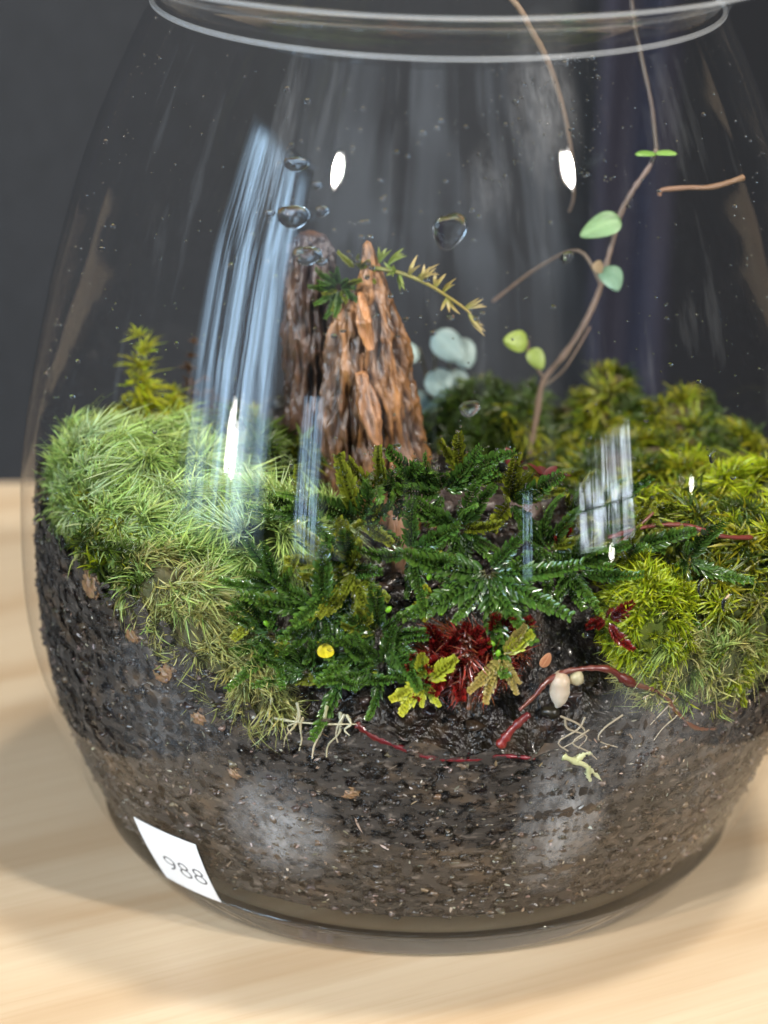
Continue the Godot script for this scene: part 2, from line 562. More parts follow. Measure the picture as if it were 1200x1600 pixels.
func setting() -> void:
	# ---- pine table: planks side by side
	var wn := FastNoiseLite.new()
	wn.seed = 3; wn.frequency = 0.004; wn.fractal_octaves = 3
	var wf := FastNoiseLite.new()
	wf.seed = 5; wf.frequency = 0.03; wf.fractal_octaves = 2
	var tex := image_from(1024, 512, func(x: int, y: int) -> Color:
		var warp := wn.get_noise_2d(x * 0.35, y * 1.2) * 60.0
		var ring := 0.5 + 0.5 * sin((y + warp) * 0.062 + 1.4 * wn.get_noise_2d(x * 0.2 + 900, y))
		ring = pow(ring, 2.5)
		var fib := wf.get_noise_2d(x * 0.08, y * 4.0)
		var pore := wf.get_noise_2d(x * 0.3 + 300, y * 9.0)
		var c := Color(0.575, 0.45, 0.305).lerp(Color(0.45, 0.305, 0.175), ring * 0.6 + fib * 0.22)
		c = c.lerp(Color(0.38, 0.23, 0.11), clampf(pore - 0.25, 0, 1) * 0.35)
		return c.linear_to_srgb())
	var table := thing("wooden_table", "pale pine table of glued boards under the glass jar", "table", Vector3(-143, -0.3, -234))
	table.rotation.y = deg_to_rad(5.0)
	var top := MB.new()
	var e := 2.0
	var prof := [Vector2(0, -28), Vector2(0, -e), Vector2(e * 0.3, -e * 0.3), Vector2(e, 0)]   # rounded edge: inset, height
	var rings := []
	for q in prof:
		var c := [Vector3(-4 + q.x, q.y, q.x), Vector3(262 - q.x, q.y, q.x), Vector3(262 - q.x, q.y, 360 - q.x), Vector3(-4 + q.x, q.y, 360 - q.x)]
		var ids := []
		for i in 4:
			var n2: Vector3 = [Vector3(-1, 0, -1), Vector3(1, 0, -1), Vector3(1, 0, 1), Vector3(-1, 0, 1)][i]
			ids.append(top.vert(c[i], (n2 * (1.0 - q.x / e) + Vector3(0, q.x / e * 2.0, 0)).normalized(), Color.WHITE, Vector2(c[i].x / 420.0, c[i].z / 250.0 + c[i].x * 0.0019 + q.y * 0.004)))
		rings.append(ids)
	for k in 3:
		for i in 4:
			top.quad(rings[k][i], rings[k][(i + 1) % 4], rings[k + 1][(i + 1) % 4], rings[k + 1][i])
	var flat := []
	for i in 4:
		flat.append(top.vert(top.v[rings[3][i]], Vector3.UP, Color.WHITE, top.uv[rings[3][i]]))
	top.quad(flat[0], flat[1], flat[2], flat[3])
	obj("table_top", top, mat(Color.WHITE, 0.42, {"albedo_texture": tex}), table)
	var under := BoxMesh.new()
	under.size = Vector3(220, 60, 310) * MM
	obj("apron", under, mat(Color(0.4, 0.27, 0.15), 0.6), table, Vector3(128, -59, 180))
	# ---- what stands behind the table
	var floor_ := BoxMesh.new()
	floor_.size = Vector3(9, 0.1, 9)
	var fl := obj("floor", floor_, mat(Color(0.05, 0.048, 0.045), 0.7), self, Vector3(0, -800, 0))
	tag(fl, "dark floor below the table", "", "", "structure")
	var wall := BoxMesh.new()
	wall.size = Vector3(5, 3.4, 0.1)
	var w := obj("wall", wall, mat(Color(0.012, 0.012, 0.014), 0.9), self, Vector3(400, 900, -900))
	tag(w, "nearly black wall behind the table", "", "", "structure")
	var board := MB.new()
	var bt := image_from(64, 64, func(x: int, y: int) -> Color:
		var q := 0.92 + 0.16 * rng.randf()
		return Color(0.8 * q, 0.8 * q, 0.8 * q))
	var bx := BoxMesh.new()
	bx.size = Vector3(262, 900, 18) * MM
	var bd := obj("display_board", bx, mat(Color(0.023, 0.024, 0.027), 0.85, {"albedo_texture": bt, "uv1_scale": Vector3(6, 6, 6)}), self, Vector3(-52, 200, -410))
	bd.rotation.y = deg_to_rad(3.0)
	tag(bd, "matt dark grey board standing behind the table on the left", "board")
	# a hanging strip of indigo cloth
	var cl := MB.new()
	for i in 41:
		for j in 13:
			var u := j / 12.0
			var fold := sin(u * 9.0 + i * 0.05) * 5.0 + nz.get_noise_2d(j * 6.0, i * 2.0) * 6.0
			cl.vert(Vector3(60 + u * 30.0, -260 + i * 18.0, -398 + fold), Vector3.BACK, Color(0.014, 0.014, 0.027))
	for i in 40:
		for j in 12:
			var q := i * 13 + j
			cl.quad(q, q + 1, q + 14, q + 13)
	cl.smooth()
	tag(obj("hanging_cloth", cl, vmat(0.85), self), "dark indigo cloth hanging behind the jar on the right", "cloth")

func glass_mat() -> StandardMaterial3D:
	var m := StandardMaterial3D.new()
	m.transparency = BaseMaterial3D.TRANSPARENCY_ALPHA
	m.albedo_color = Color(0.8, 0.85, 0.85, 0.0)
	m.roughness = 0.0
	m.metallic_specular = 0.41
	m.cull_mode = BaseMaterial3D.CULL_DISABLED
	return m

func jar() -> void:
	var t := thing("glass_jar", "round clear glass jar with flared rim holding soil and moss", "jar")
	var out := []
	for k in 150:
		var h := lerpf(14.0, 205.0, k / 149.0)
		out.append(Vector2(r_out(h), h))
	var flare := [Vector2(65.35, 205.6), Vector2(65.9, 207.0), Vector2(67.2, 208.8), Vector2(69.5, 210.8), Vector2(72.6, 212.7), Vector2(76.2, 214.2), Vector2(79.4, 215.2), Vector2(81.8, 215.9)]
	var m := MB.new()
	m.lathe(out, 160)
	var inn := []
	for k in 150:
		var h := lerpf(64.0, 205.0, k / 149.0)
		inn.append(Vector2(r_out(h) - WALL, h))
	obj("bowl", m, glass_mat(), t)
	var im := MB.new()
	im.lathe(inn, 160, 0, TAU, true)
	var faint := glass_mat()
	faint.metallic_specular = 0.12
	obj("inner_face", im, faint, t)
	var g := mat(Color(0.95, 0.97, 0.97, 0.0), 0.0, {"refraction_enabled": true, "refraction_scale": 0.05, "metallic_specular": 0.5})
	g.albedo_color = Color(0.97, 0.98, 0.98, 0.0)
	# the rim turns outwards; whitish edge and neck ring paint the light they would catch
	var lm := MB.new()
	lm.lathe(flare, 160)
	lm.lathe(flare.map(func(q): return q + Vector2(-1.4, 1.6)), 160, 0, TAU, true)
	obj("rim", lm, glass_mat(), t)
	var edge_shine := mat(Color(0.72, 0.74, 0.75), 0.3, {"transparency": BaseMaterial3D.TRANSPARENCY_ALPHA})
	edge_shine.albedo_color.a = 0.13
	for e in [[81.6, 216.9, 0.9, 0.6, "rim_edge"], [64.8, 205.3, 0.6, 0.7, "neck_ring"]]:
		var em := MB.new()
		var ep := []
		for k in 13:
			ep.append(Vector2(e[0] + e[2] * cos(TAU * k / 12.0), e[1] + e[3] * sin(TAU * k / 12.0)))
		em.lathe(ep, 160, 0, TAU, true)
		em.smooth()
		obj(e[4], em, edge_shine, t)
	# thick bottom of solid glass, inside the thin outer face
	var foot := []
	for h in [0.0, 0.4, 0.8, 1.2, 1.8, 2.5, 3.3, 4.2, 5.2, 6.4, 7.8, 9.4, 11.2, 12.6, 14.02]:
		foot.append(Vector2(r_out(h), h))
	var fo := MB.new()
	fo.lathe(foot, 160)
	obj("foot", fo, glass_mat(), t)
	var bp := [Vector2(0.05, 1.2), Vector2(40, 1.0), Vector2(60, 0.8), Vector2(64, 0.4), Vector2(66.5, 0.1), Vector2(70.5, 0.1)]
	for h in [0.6, 1.0, 1.6, 2.4, 3.2, 4.2, 5.2, 6.4, 7.8]:
		bp.append(Vector2(r_out(h) - 0.5, h))
	bp.append_array([Vector2(r_out(8.4) - 1.0, 8.5), Vector2(r_out(8.6) - 2.0, 8.9), Vector2(60, 9.0), Vector2(0.05, 9.0)])
	var bm := MB.new()
	bm.lathe(bp, 160)
	obj("base", bm, g, t)
	# breath of condensation on the inside: thin white film in streaks and patches
	var cn := FastNoiseLite.new()
	cn.seed = 21; cn.frequency = 0.012; cn.fractal_octaves = 4
	var ft := image_from(1024, 512, func(x: int, y: int) -> Color:
		var st := cn.get_noise_2d(x * 2.6, y * 0.22)
		var pt := cn.get_noise_2d(x * 0.7 + 400, y * 0.9)
		var fine := cn.get_noise_2d(x * 7.0, y * 5.0 + 90)
		var a := clampf(st * 0.9 + pt * 0.8 + fine * 0.25 - 0.22, 0, 1) * 0.04
		return Color(1, 1, 1, a))
	var fm := MB.new()
	var fp := []
	for k in 60:
		var h := lerpf(104.0, 203.0, k / 59.0)
		fp.append(Vector2(r_in(h) - 0.1, h))
	fm.lathe(fp, 120, -PI * 0.4, PI * 0.4, false, 203.0)
	obj("condensation", fm, mat(Color(0.75, 0.78, 0.8), 0.5, {"albedo_texture": ft, "transparency": BaseMaterial3D.TRANSPARENCY_ALPHA}), t, Vector3.ZERO, "stuff")
	# fog and smear patches on the glass; the first two are painted lamp glows
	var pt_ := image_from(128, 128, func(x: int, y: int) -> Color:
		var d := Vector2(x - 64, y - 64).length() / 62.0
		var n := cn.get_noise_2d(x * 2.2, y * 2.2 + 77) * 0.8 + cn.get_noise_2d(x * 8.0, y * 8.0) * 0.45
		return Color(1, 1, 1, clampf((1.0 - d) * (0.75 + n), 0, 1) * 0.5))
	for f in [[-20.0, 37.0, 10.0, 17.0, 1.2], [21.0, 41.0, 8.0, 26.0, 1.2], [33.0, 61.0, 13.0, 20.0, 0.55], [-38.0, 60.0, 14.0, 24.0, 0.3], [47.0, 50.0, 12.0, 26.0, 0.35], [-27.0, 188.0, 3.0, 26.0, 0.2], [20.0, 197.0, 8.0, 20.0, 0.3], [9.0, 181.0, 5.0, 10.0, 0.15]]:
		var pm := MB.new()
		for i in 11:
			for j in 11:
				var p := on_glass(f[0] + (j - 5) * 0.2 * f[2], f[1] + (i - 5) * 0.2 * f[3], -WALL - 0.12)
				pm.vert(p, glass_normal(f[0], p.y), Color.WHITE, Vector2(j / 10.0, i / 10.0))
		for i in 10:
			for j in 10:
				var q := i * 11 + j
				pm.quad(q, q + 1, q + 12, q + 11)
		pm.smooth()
		obj("fog_glow_patch", pm, mat(Color(0.62, 0.62, 0.62), 0.45, {"albedo_texture": pt_, "albedo_color": Color(0.8, 0.8, 0.8, f[4] * 0.8), "transparency": BaseMaterial3D.TRANSPARENCY_ALPHA}), t, Vector3.ZERO, "stuff")

func soil() -> void:
	var m := MB.new()
	var cols := 300
	var rows := 70
	var rings := 44
	for i in rows + rings:
		for j in cols + 1:
			var deg := -180.0 + 360.0 * j / cols
			var a := deg_to_rad(deg)
			var top := soil_edge(deg) + 2.5 * nz.get_noise_2d(deg * 3.0, 4.0)
			var p: Vector3
			if i < rows:
				var h := lerpf(9.5, top, float(i) / (rows - 1))
				var o := Vector3(sin(a), 0, cos(a))
				var q := o * 92.0 + Vector3(0, h, 0)
				var dent := maxf(0.0, nz.get_noise_3dv(q * 2.2)) * 3.2 + absf(nw.get_noise_3dv(q * 2.5)) * 1.6
				var r := maxf(r_in(maxf(h, 9.45)) - 0.5 - dent * smoothstep(10.0, 18.0, h), 0.2)
				p = Vector3(r * sin(a), h, r * cos(a))
			else:
				var t := float(i - rows + 1) / rings
				var r := (r_in(top) - 1.2) * (1.0 - t)
				var q := Vector3(r * sin(a), 0, r * cos(a))
				var h := lerpf(top, 83.0, smoothstep(0.0, 0.3, t)) + 4.0 * nz.get_noise_3dv(q * 1.2) * smoothstep(0.0, 0.1, t) + 1.6 * nw.get_noise_3dv(q * 2.0)
				p = q + Vector3(0, h, 0)
			var k := 0.5 + 0.5 * nw.get_noise_3dv(p * 1.6)
			var col := Color(0.011, 0.008, 0.006).lerp(Color(0.04, 0.03, 0.022), k * k)
			if nz.get_noise_3dv(p * 3.7 + Vector3(50, 0, 0)) > 0.33:
				col = col.lerp(Color(0.07, 0.045, 0.028), 0.6)
			m.vert(p, Vector3(sin(a), 0, cos(a)), col, Vector2(float(j) / cols, p.y / 90.0))
	for i in rows + rings - 1:
		for j in cols:
			var q := i * (cols + 1) + j
			m.quad(q, q + 1, q + cols + 2, q + cols + 1)
	m.smooth()
	var crumb := noise_tex(512, 0.03, 5, 31)
	var sm := vmat(0.34, 0.0, {"heightmap_enabled": true, "heightmap_texture": crumb, "heightmap_scale": 0.16, "uv1_triplanar": true, "uv1_scale": Vector3(28, 28, 28), "clearcoat_enabled": true, "clearcoat": 0.3, "clearcoat_roughness": 0.15})
	tag(obj("soil", m, sm, self), "dark wet brown soil filling the lower third of the glass jar", "", "", "stuff")
	# mud smeared on the inside of the glass, with holes that show the darker soil
	var mn := FastNoiseLite.new()
	mn.seed = 44; mn.frequency = 0.011; mn.fractal_octaves = 5; mn.fractal_gain = 0.58
	var mt := image_from(2048, 512, func(x: int, y: int) -> Color:
		var wx := x + 22.0 * mn.get_noise_2d(x * 1.1 + 70, y * 1.6)
		var b := mn.get_noise_2d(wx * 3.0, y * 3.9)
		var sp := mn.get_noise_2d(wx * 4.2 + 500, y * 6.0)
		var cover := b * 0.9 + sp * 0.6 + 0.09
		var tone := 0.5 + 0.5 * mn.get_noise_2d(x * 0.8 + 33, y * 1.0 + 900)
		var c := Color(0.025, 0.021, 0.017).lerp(Color(0.068, 0.057, 0.048), tone)
		c = c.lerp(Color(0.105, 0.07, 0.042), clampf(mn.get_noise_2d(x * 0.9 + 800, y * 1.3) * 2.2 - 0.2, 0, 1) * 0.7)
		c = c.lerp(Color(0.2, 0.165, 0.135), clampf(sp * 2.4 - 0.75, 0, 1))
		c = c.linear_to_srgb()
		c.a = clampf(cover * 2.6 + 0.5, 0, 1)
		return c)
	var f := MB.new()
	var fc := 260
	for i in 41:
		for j in fc + 1:
			var deg := -130.0 + 260.0 * j / fc
			var top := soil_edge(deg) + 1.5 + 4.0 * nz.get_noise_2d(deg * 5.0, 40.0)
			if deg < -30.0: top += 4.0
			var h := lerpf(13.0, top, i / 40.0)
			var a := deg_to_rad(deg)
			var r := r_in(h) - 0.15
			f.vert(Vector3(r * sin(a), h, r * cos(a)), Vector3(sin(a), 0, cos(a)), Color.WHITE, Vector2((deg + 130.0) / 260.0, h / 95.0))
	for i in 40:
		for j in fc:
			var q := i * (fc + 1) + j
			f.quad(q, q + 1, q + fc + 2, q + fc + 1)
	f.smooth()
	var film := mat(Color.WHITE, 0.5, {"albedo_texture": mt, "transparency": BaseMaterial3D.TRANSPARENCY_ALPHA, "heightmap_enabled": true, "heightmap_texture": crumb, "heightmap_scale": 0.03, "metallic_specular": 0.3})
	tag(obj("mud", f, film, self), "grey brown mud smeared over the inside of the glass below the moss", "", "", "stuff")
	var fl := MB.new()
	for k in 480:
		var deg := rng.randf_range(-85, 75)
		var h := rng.randf_range(14.0, soil_edge(deg) + 2.0)
		var at := on_glass(deg, h, -WALL - 0.05 - 0.2 * rng.randf())
		var right := Vector3(cos(deg_to_rad(deg)), 0, -sin(deg_to_rad(deg)))
		var d := (right * rng.randf_range(-1, 1) + Vector3(0, rng.randf_range(-0.7, 0.7), 0)).normalized()
		var c := hue(Color(0.22, 0.17, 0.12) if rng.randf() < 0.7 else Color(0.42, 0.38, 0.32), 0.4)
		var L := rng.randf_range(0.5, 1.8) * (2.2 if rng.randf() < 0.08 else 1.0)
		fl.leaf(at - d * L * 0.5, d, d.cross(glass_normal(deg, h)).normalized(), L, rng.randf_range(0.25, 0.7), rv() * 0.3, 4, c, c, 0.2)
	tag(obj("flecks", fl, vmat(0.5), self), "pale flecks of grit and root fibre in the mud against the glass", "", "", "stuff")
	# crumbs of bark and clods on top of the soil
	var cr := MB.new()
	for k in 2300:
		var a := rng.randf_range(-PI, PI)
		var r := sqrt(rng.randf()) * 86.0
		var p := Vector3(r * sin(a), 0, r * cos(a))
		p.y = lerpf(83.0, soil_edge(rad_to_deg(a)), smoothstep(62.0, 92.0, r)) + 1.0
		p = keep_in(p, 3.0)
		var s := rng.randf_range(0.5, 2.0)
		var c := hue(Color(0.02, 0.013, 0.009), 0.5)
		if k >= 520:   # pressed against the inside of the glass
			var deg := rng.randf_range(-88, 80)
			s = 0.25 + 1.1 * pow(rng.randf(), 2.5)
			p = on_glass(deg, rng.randf_range(13.0, soil_edge(deg) + 1.0), -WALL - s * rng.randf_range(0.5, 0.9))
			c = hue(Color(0.03, 0.022, 0.016).lerp(Color(0.13, 0.095, 0.065), pow(rng.randf(), 2.0)), 0.4)
		var a0 := cr.v.size()
		for i in 5:
			for j in 8:
				var e := PI * i / 4.0
				var b := TAU * j / 8.0
				var d := Vector3(sin(e) * cos(b), cos(e) * 0.6, sin(e) * sin(b))
				cr.vert(p + d * s * (1.0 + 1.3 * nw.get_noise_3dv(p * 3.0 + d * 14.0)), d, c)
		for i in 4:
			for j in 8:
				cr.quad(a0 + i * 8 + j, a0 + i * 8 + (j + 1) % 8, a0 + (i + 1) * 8 + (j + 1) % 8, a0 + (i + 1) * 8 + j)
	cr.smooth()
	tag(obj("crumbs", cr, vmat(0.4, 0.0, {"clearcoat_enabled": true, "clearcoat": 0.5, "clearcoat_roughness": 0.2}), self), "dark wet crumbs of bark and earth on the soil", "", "", "stuff")

# a weathered piece of wood lofted along a path; half widths a (across) and b (deep)
func timber(path: Array, a: Array, b: Array, ridge: float, palette: Array, seed_: float, sides := 72, steps := 90) -> MB:
	var m := MB.new()
	var last := -1
	for k in steps + 1:
		var t := float(k) / steps
		var f := t * (path.size() - 1)
		var i := mini(int(f), path.size() - 2)
		var u := f - i
		u = u * u * (3 - 2 * u) * 0.4 + u * 0.6
		var p: Vector3 = (path[i] as Vector3).lerp(path[i + 1], u)
		var ra := lerpf(a[i], a[i + 1], u)
		var rb := lerpf(b[i], b[i + 1], u)
		var a0 := m.v.size()
		for j in sides:
			var w := TAU * j / sides
			var o := Vector3(cos(w), 0, sin(w))
			var s := Vector3(o.x * ra, p.y * 0.16, o.z * rb) + Vector3(seed_, seed_, 0)
			var groove := absf(nw.get_noise_3dv(s * 2.3))
			var lump := nz.get_noise_3dv(Vector3(s.x, p.y * 0.6, s.z) * 1.6)
			var fine := nw.get_noise_3dv(Vector3(s.x * 7.0, p.y * 2.2, s.z * 7.0))
			var d := 1.0 + ridge * (0.16 - groove * 1.5) + 0.22 * ridge * lump * 2.0 + 0.04 * fine
			var q := p + Vector3(o.x * ra * d, nz.get_noise_3dv(s * 3.0) * 1.2, o.z * rb * d)
			var tone := clampf(0.55 + lump * 0.9 - groove * 1.3 + fine * 0.5, 0.0, 1.0)
			var c: Color = (palette[0] as Color).lerp(palette[1], tone)
			var streak := nz.get_noise_3dv(Vector3(s.x * 2.2 + 31.0, p.y * 0.25, s.z * 2.2))
			c = c.lerp(palette[2], clampf(streak * 3.0 - 0.3, 0.0, 1.0) * 0.8)
			if palette.size() > 3:
				c = c.lerp(palette[3], smoothstep(0.6, 0.85, t + lump * 0.25))
			m.vert(q, o, c, Vector2(float(j) / sides, t))
		if last >= 0:
			for j in sides:
				m.quad(last + j, last + (j + 1) % sides, a0 + (j + 1) % sides, a0 + j)
		last = a0
	var top: Vector3 = path[path.size() - 1]
	var cc := m.vert(top + Vector3(0, 0.8, 0), Vector3.UP, palette[1])
	for j in sides:
		m.tri(cc, last + j, last + (j + 1) % sides)
	m.smooth()
	return m

func wood() -> void:
	var t := thing("driftwood", "upright split piece of brown driftwood with a pointed tip in the middle of the jar", "driftwood", Vector3(-14, 82, 8))
	var o := Vector3(-14, 82, 8)
	var grain := noise_tex(512, 0.02, 5, 77)
	var wm := vmat(0.5, 0.0, {"heightmap_enabled": true, "heightmap_texture": grain, "heightmap_scale": 0.07, "uv1_triplanar": true, "uv1_scale": Vector3(60, 10, 60), "clearcoat_enabled": true, "clearcoat": 0.35, "clearcoat_roughness": 0.3})
	var brown := [Color(0.04, 0.016, 0.007), Color(0.33, 0.15, 0.045), Color(0.5, 0.22, 0.06)]
	var V := func(x: float, y: float, z: float) -> Vector3: return Vector3(x, y, z) - o
	obj("slab", timber([V.call(-8.5, 76, 12), V.call(-8.5, 95, 12), V.call(-10.5, 112, 10), V.call(-11.5, 127, 8), V.call(-13.0, 136, 6), V.call(-14.0, 143, 5), V.call(-15.0, 149, 4)], [11.0, 9.8, 8.2, 6.4, 4.3, 2.5, 1.0], [8, 7.5, 6.6, 5.4, 3.6, 2.2, 1.0], 0.45, brown, 0.0, 84, 120), wm, t)
	var mid := [Color(0.025, 0.012, 0.007), Color(0.2, 0.1, 0.045), Color(0.42, 0.19, 0.06)]
	obj("slab", timber([V.call(-19.5, 76, 13), V.call(-19, 96, 13.5), V.call(-18.5, 112, 12), V.call(-18.5, 126, 10), V.call(-18.0, 134, 8), V.call(-18.6, 138, 7)], [7.4, 6.8, 6.0, 5.2, 3.6, 1.6], [6, 5.4, 4.8, 4.0, 2.8, 1.2], 0.8, mid, 17.0, 64, 100), wm, t)
	var grey := [Color(0.03, 0.018, 0.014), Color(0.13, 0.062, 0.03), Color(0.2, 0.095, 0.04), Color(0.06, 0.048, 0.052)]
	obj("stump", timber([V.call(-29, 76, 2), V.call(-28.5, 95, 2), V.call(-28.2, 112, 1), V.call(-28, 126, 0), V.call(-28, 138, -1), V.call(-28, 145, -2), V.call(-28, 149, -3)], [7.6, 6.6, 6.2, 6.8, 6.4, 5.6, 3.0], [7, 6.5, 6.5, 7, 7, 6, 3.2], 0.6, grey, 40.0, 84, 110), wm, t)
	var orange := [Color(0.1, 0.04, 0.015), Color(0.38, 0.17, 0.06), Color(0.46, 0.2, 0.065)]
	for s in [[[V.call(-9.5, 95, 22.5), V.call(-11.5, 104, 21), V.call(-13.5, 113, 19), V.call(-15.2, 121, 16)], [0.7, 1.8, 2.4, 1.6], "splinter"], [[V.call(-6.8, 92, 22.8), V.call(-7.4, 97, 22.2), V.call(-7.9, 101, 21)], [0.7, 1.0, 0.5], "splinter"], [[V.call(-13.2, 127, 15.0), V.call(-14.8, 133, 14), V.call(-16.3, 139, 12)], [1.2, 2.0, 0.9], "splinter"], [[V.call(-24.5, 88, 10), V.call(-23.5, 100, 10), V.call(-22.5, 108, 9)], [1.0, 2.0, 0.8], "splinter"]]:
		obj(s[2], timber(s[0], s[1], s[1].map(func(q): return q * 0.8), 1.0, orange, 3.0 + s[1][0] * 9.0, 28, 40), wm, t)
	# lying pieces behind and beneath the ferns
	var lying := thing("wood_chip", "flat dark grey brown wood chip lying under the fern moss right of the driftwood", "wood chip", Vector3(10, 96, 34))
	var lp := MB.new()
	lp.tube(curve([Vector3(-14, 0, 0), Vector3(-5, 1.5, 2), Vector3(6, 1.2, 1), Vector3(15, -2, 0)], 24), taper(25, 5.2, 3.4, 0.12), 18, Color(0.05, 0.035, 0.03), Color(0.09, 0.06, 0.05), 0.5, nw)
	lp.smooth()
	var le := obj("chip", lp, wm, lying)
	le.scale = Vector3(1, 0.6, 1.2)
	var peg := thing("wood_peg", "short light brown wood stub poking out below the driftwood", "wood chip", Vector3(-5, 88, 44))
	var pg := MB.new()
	pg.tube(curve([Vector3(0.5, -6, 0), Vector3(0, 2, 0), Vector3(-0.6, 9.5, -1)], 12), taper(13, 2.8, 2.2, 0.1), 14, Color(0.12, 0.06, 0.03), Color(0.22, 0.11, 0.055), 0.35, nw)
	pg.smooth()
	obj("stub", pg, wm, peg)

func mosses() -> void:
	var green := []
	var pale := []
	var straw := []
	var bright := []
	var olive := []
	var dark := []
	for k in 6:
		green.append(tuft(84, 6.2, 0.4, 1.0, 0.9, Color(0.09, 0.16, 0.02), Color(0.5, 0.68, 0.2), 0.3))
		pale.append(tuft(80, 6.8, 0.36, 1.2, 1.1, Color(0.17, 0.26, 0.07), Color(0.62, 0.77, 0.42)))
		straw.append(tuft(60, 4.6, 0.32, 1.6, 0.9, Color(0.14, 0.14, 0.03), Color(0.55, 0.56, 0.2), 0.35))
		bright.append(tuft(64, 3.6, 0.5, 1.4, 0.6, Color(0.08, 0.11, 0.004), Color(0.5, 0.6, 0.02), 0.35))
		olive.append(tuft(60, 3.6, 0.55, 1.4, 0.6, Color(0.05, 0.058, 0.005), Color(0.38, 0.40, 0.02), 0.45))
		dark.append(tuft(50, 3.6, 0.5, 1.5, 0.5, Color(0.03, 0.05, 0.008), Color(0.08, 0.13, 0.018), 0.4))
	var lm := vmat(0.32, 0.8)
	var bm := vmat(0.8)
	# ---- left cushion
	var t := thing("moss_cushion", "large fluffy pale green moss cushion against the glass on the left", "moss", Vector3(-58, 84, 36))
	for p in [[Vector3(-64, 92, 30), Vector3(26, 14, 26), 240, green + [pale[0], olive[0]]], [Vector3(-42, 92, 48), Vector3(20, 11, 18), 150, green + [pale[1]]], [Vector3(-70, 93, 22), Vector3(20, 13, 26), 120, green + [pale[2]]]]:
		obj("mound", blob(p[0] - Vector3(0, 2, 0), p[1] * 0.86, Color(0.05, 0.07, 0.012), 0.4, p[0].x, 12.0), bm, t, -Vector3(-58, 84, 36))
		clump(t, p[0], p[1], p[2], p[3], lm, 0.7, 1.05, "tuft", 0.4, 6.0, -0.35)
	# ---- dark tangle under it, at the glass
	t = thing("moss_tangle", "small dark green moss tangle under the pale cushion on the left", "moss", Vector3(-66, 84, 58))
	clump(t, Vector3(-66, 88, 57), Vector3(16, 7, 10), 70, dark + [straw[0], bright[0]], lm, 0.7, 1.1, "tuft", 0.2, 2.5, -0.9)
	# ---- straw coloured moss running down the glass
	t = thing("moss_trail", "thin straw green moss trailing down the glass to the left of the dark ferns", "moss", Vector3(-45, 76, 76))
	for p in [[Vector3(-56, 87, 67), Vector3(11, 8, 8), 60, straw + green.slice(0, 2)], [Vector3(-49, 80, 73), Vector3(9, 9, 7), 70, straw], [Vector3(-41, 73, 79), Vector3(7, 8, 6), 60, straw], [Vector3(-33, 68, 83), Vector3(5, 6, 5), 30, straw]]:
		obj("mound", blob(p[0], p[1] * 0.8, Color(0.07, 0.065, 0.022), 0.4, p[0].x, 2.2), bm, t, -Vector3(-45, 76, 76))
		clump(t, p[0], p[1], p[2], p[3], lm, 0.7, 1.15, "tuft", 0.15, 2.2, -0.95)
	# ---- star tufts that stand out
	for s in [[Vector3(-40, 101, 66), 0.85, "pale star of moss leaves at the right end of the left cushion"], [Vector3(-47, 92, 71), 0.8, "yellowish star of moss leaves low in the pale reflection on the left"]]:
		var st := obj("moss_star", pale[0] if s[1] > 0.82 else straw[1], lm, self, keep_in(s[0], 5.0))
		st.basis = frame(Vector3(s[0].x, 30, s[0].z * 1.2), Vector3.UP) * Basis.from_scale(Vector3.ONE * s[1])
		tag(st, s[2], "moss")
	# ---- right: yellow green mosses
	t = thing("moss_bank", "broad yellow green moss bank along the right side of the jar", "moss", Vector3(66, 80, 10))
	for p in [[Vector3(66, 80, 0), Vector3(22, 13, 24), 200, bright.slice(0, 3) + olive + dark.slice(0, 4)], [Vector3(62, 86, 40), Vector3(22, 14, 18), 200, olive + bright.slice(0, 2) + dark], [Vector3(78, 86, 20), Vector3(12, 14, 22), 120, bright]]:
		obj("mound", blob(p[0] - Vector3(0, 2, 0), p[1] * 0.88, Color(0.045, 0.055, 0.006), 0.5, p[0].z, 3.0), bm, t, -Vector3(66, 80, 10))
		clump(t, p[0], p[1], p[2], p[3], lm, 0.8, 1.3, "tuft", 0.6, 3.5, -0.5)
	t = thing("moss_pad", "vivid lime green moss pad pressed on the glass at the lower right", "moss", Vector3(50, 82, 74))
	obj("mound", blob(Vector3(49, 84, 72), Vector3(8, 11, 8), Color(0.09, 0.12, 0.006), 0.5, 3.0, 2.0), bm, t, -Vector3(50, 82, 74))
	clump(t, Vector3(49, 85, 72), Vector3(8, 12, 9), 140, bright, lm, 0.7, 1.0, "tuft", 0.2, 2.0, -0.9)
	t = thing("moss_fringe", "soft grey green moss fringe below the lime pad at lower right", "moss", Vector3(60, 70, 66))
	for p in [[Vector3(54, 73, 71), Vector3(8, 9, 6), 60], [Vector3(66, 68, 60), Vector3(10, 10, 8), 70], [Vector3(76, 74, 46), Vector3(8, 13, 12), 60]]:
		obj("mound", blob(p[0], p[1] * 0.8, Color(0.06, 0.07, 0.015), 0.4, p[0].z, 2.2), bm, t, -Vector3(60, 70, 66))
		clump(t, p[0], p[1], p[2], straw + [green[0], olive[1], bright[2]], lm, 0.7, 1.1, "tuft", 0.2, 2.2, -0.95)
	# ---- far right and back
	t = thing("moss_ridge", "blurred olive moss ridge at the back right below the vine", "moss", Vector3(58, 84, -42))
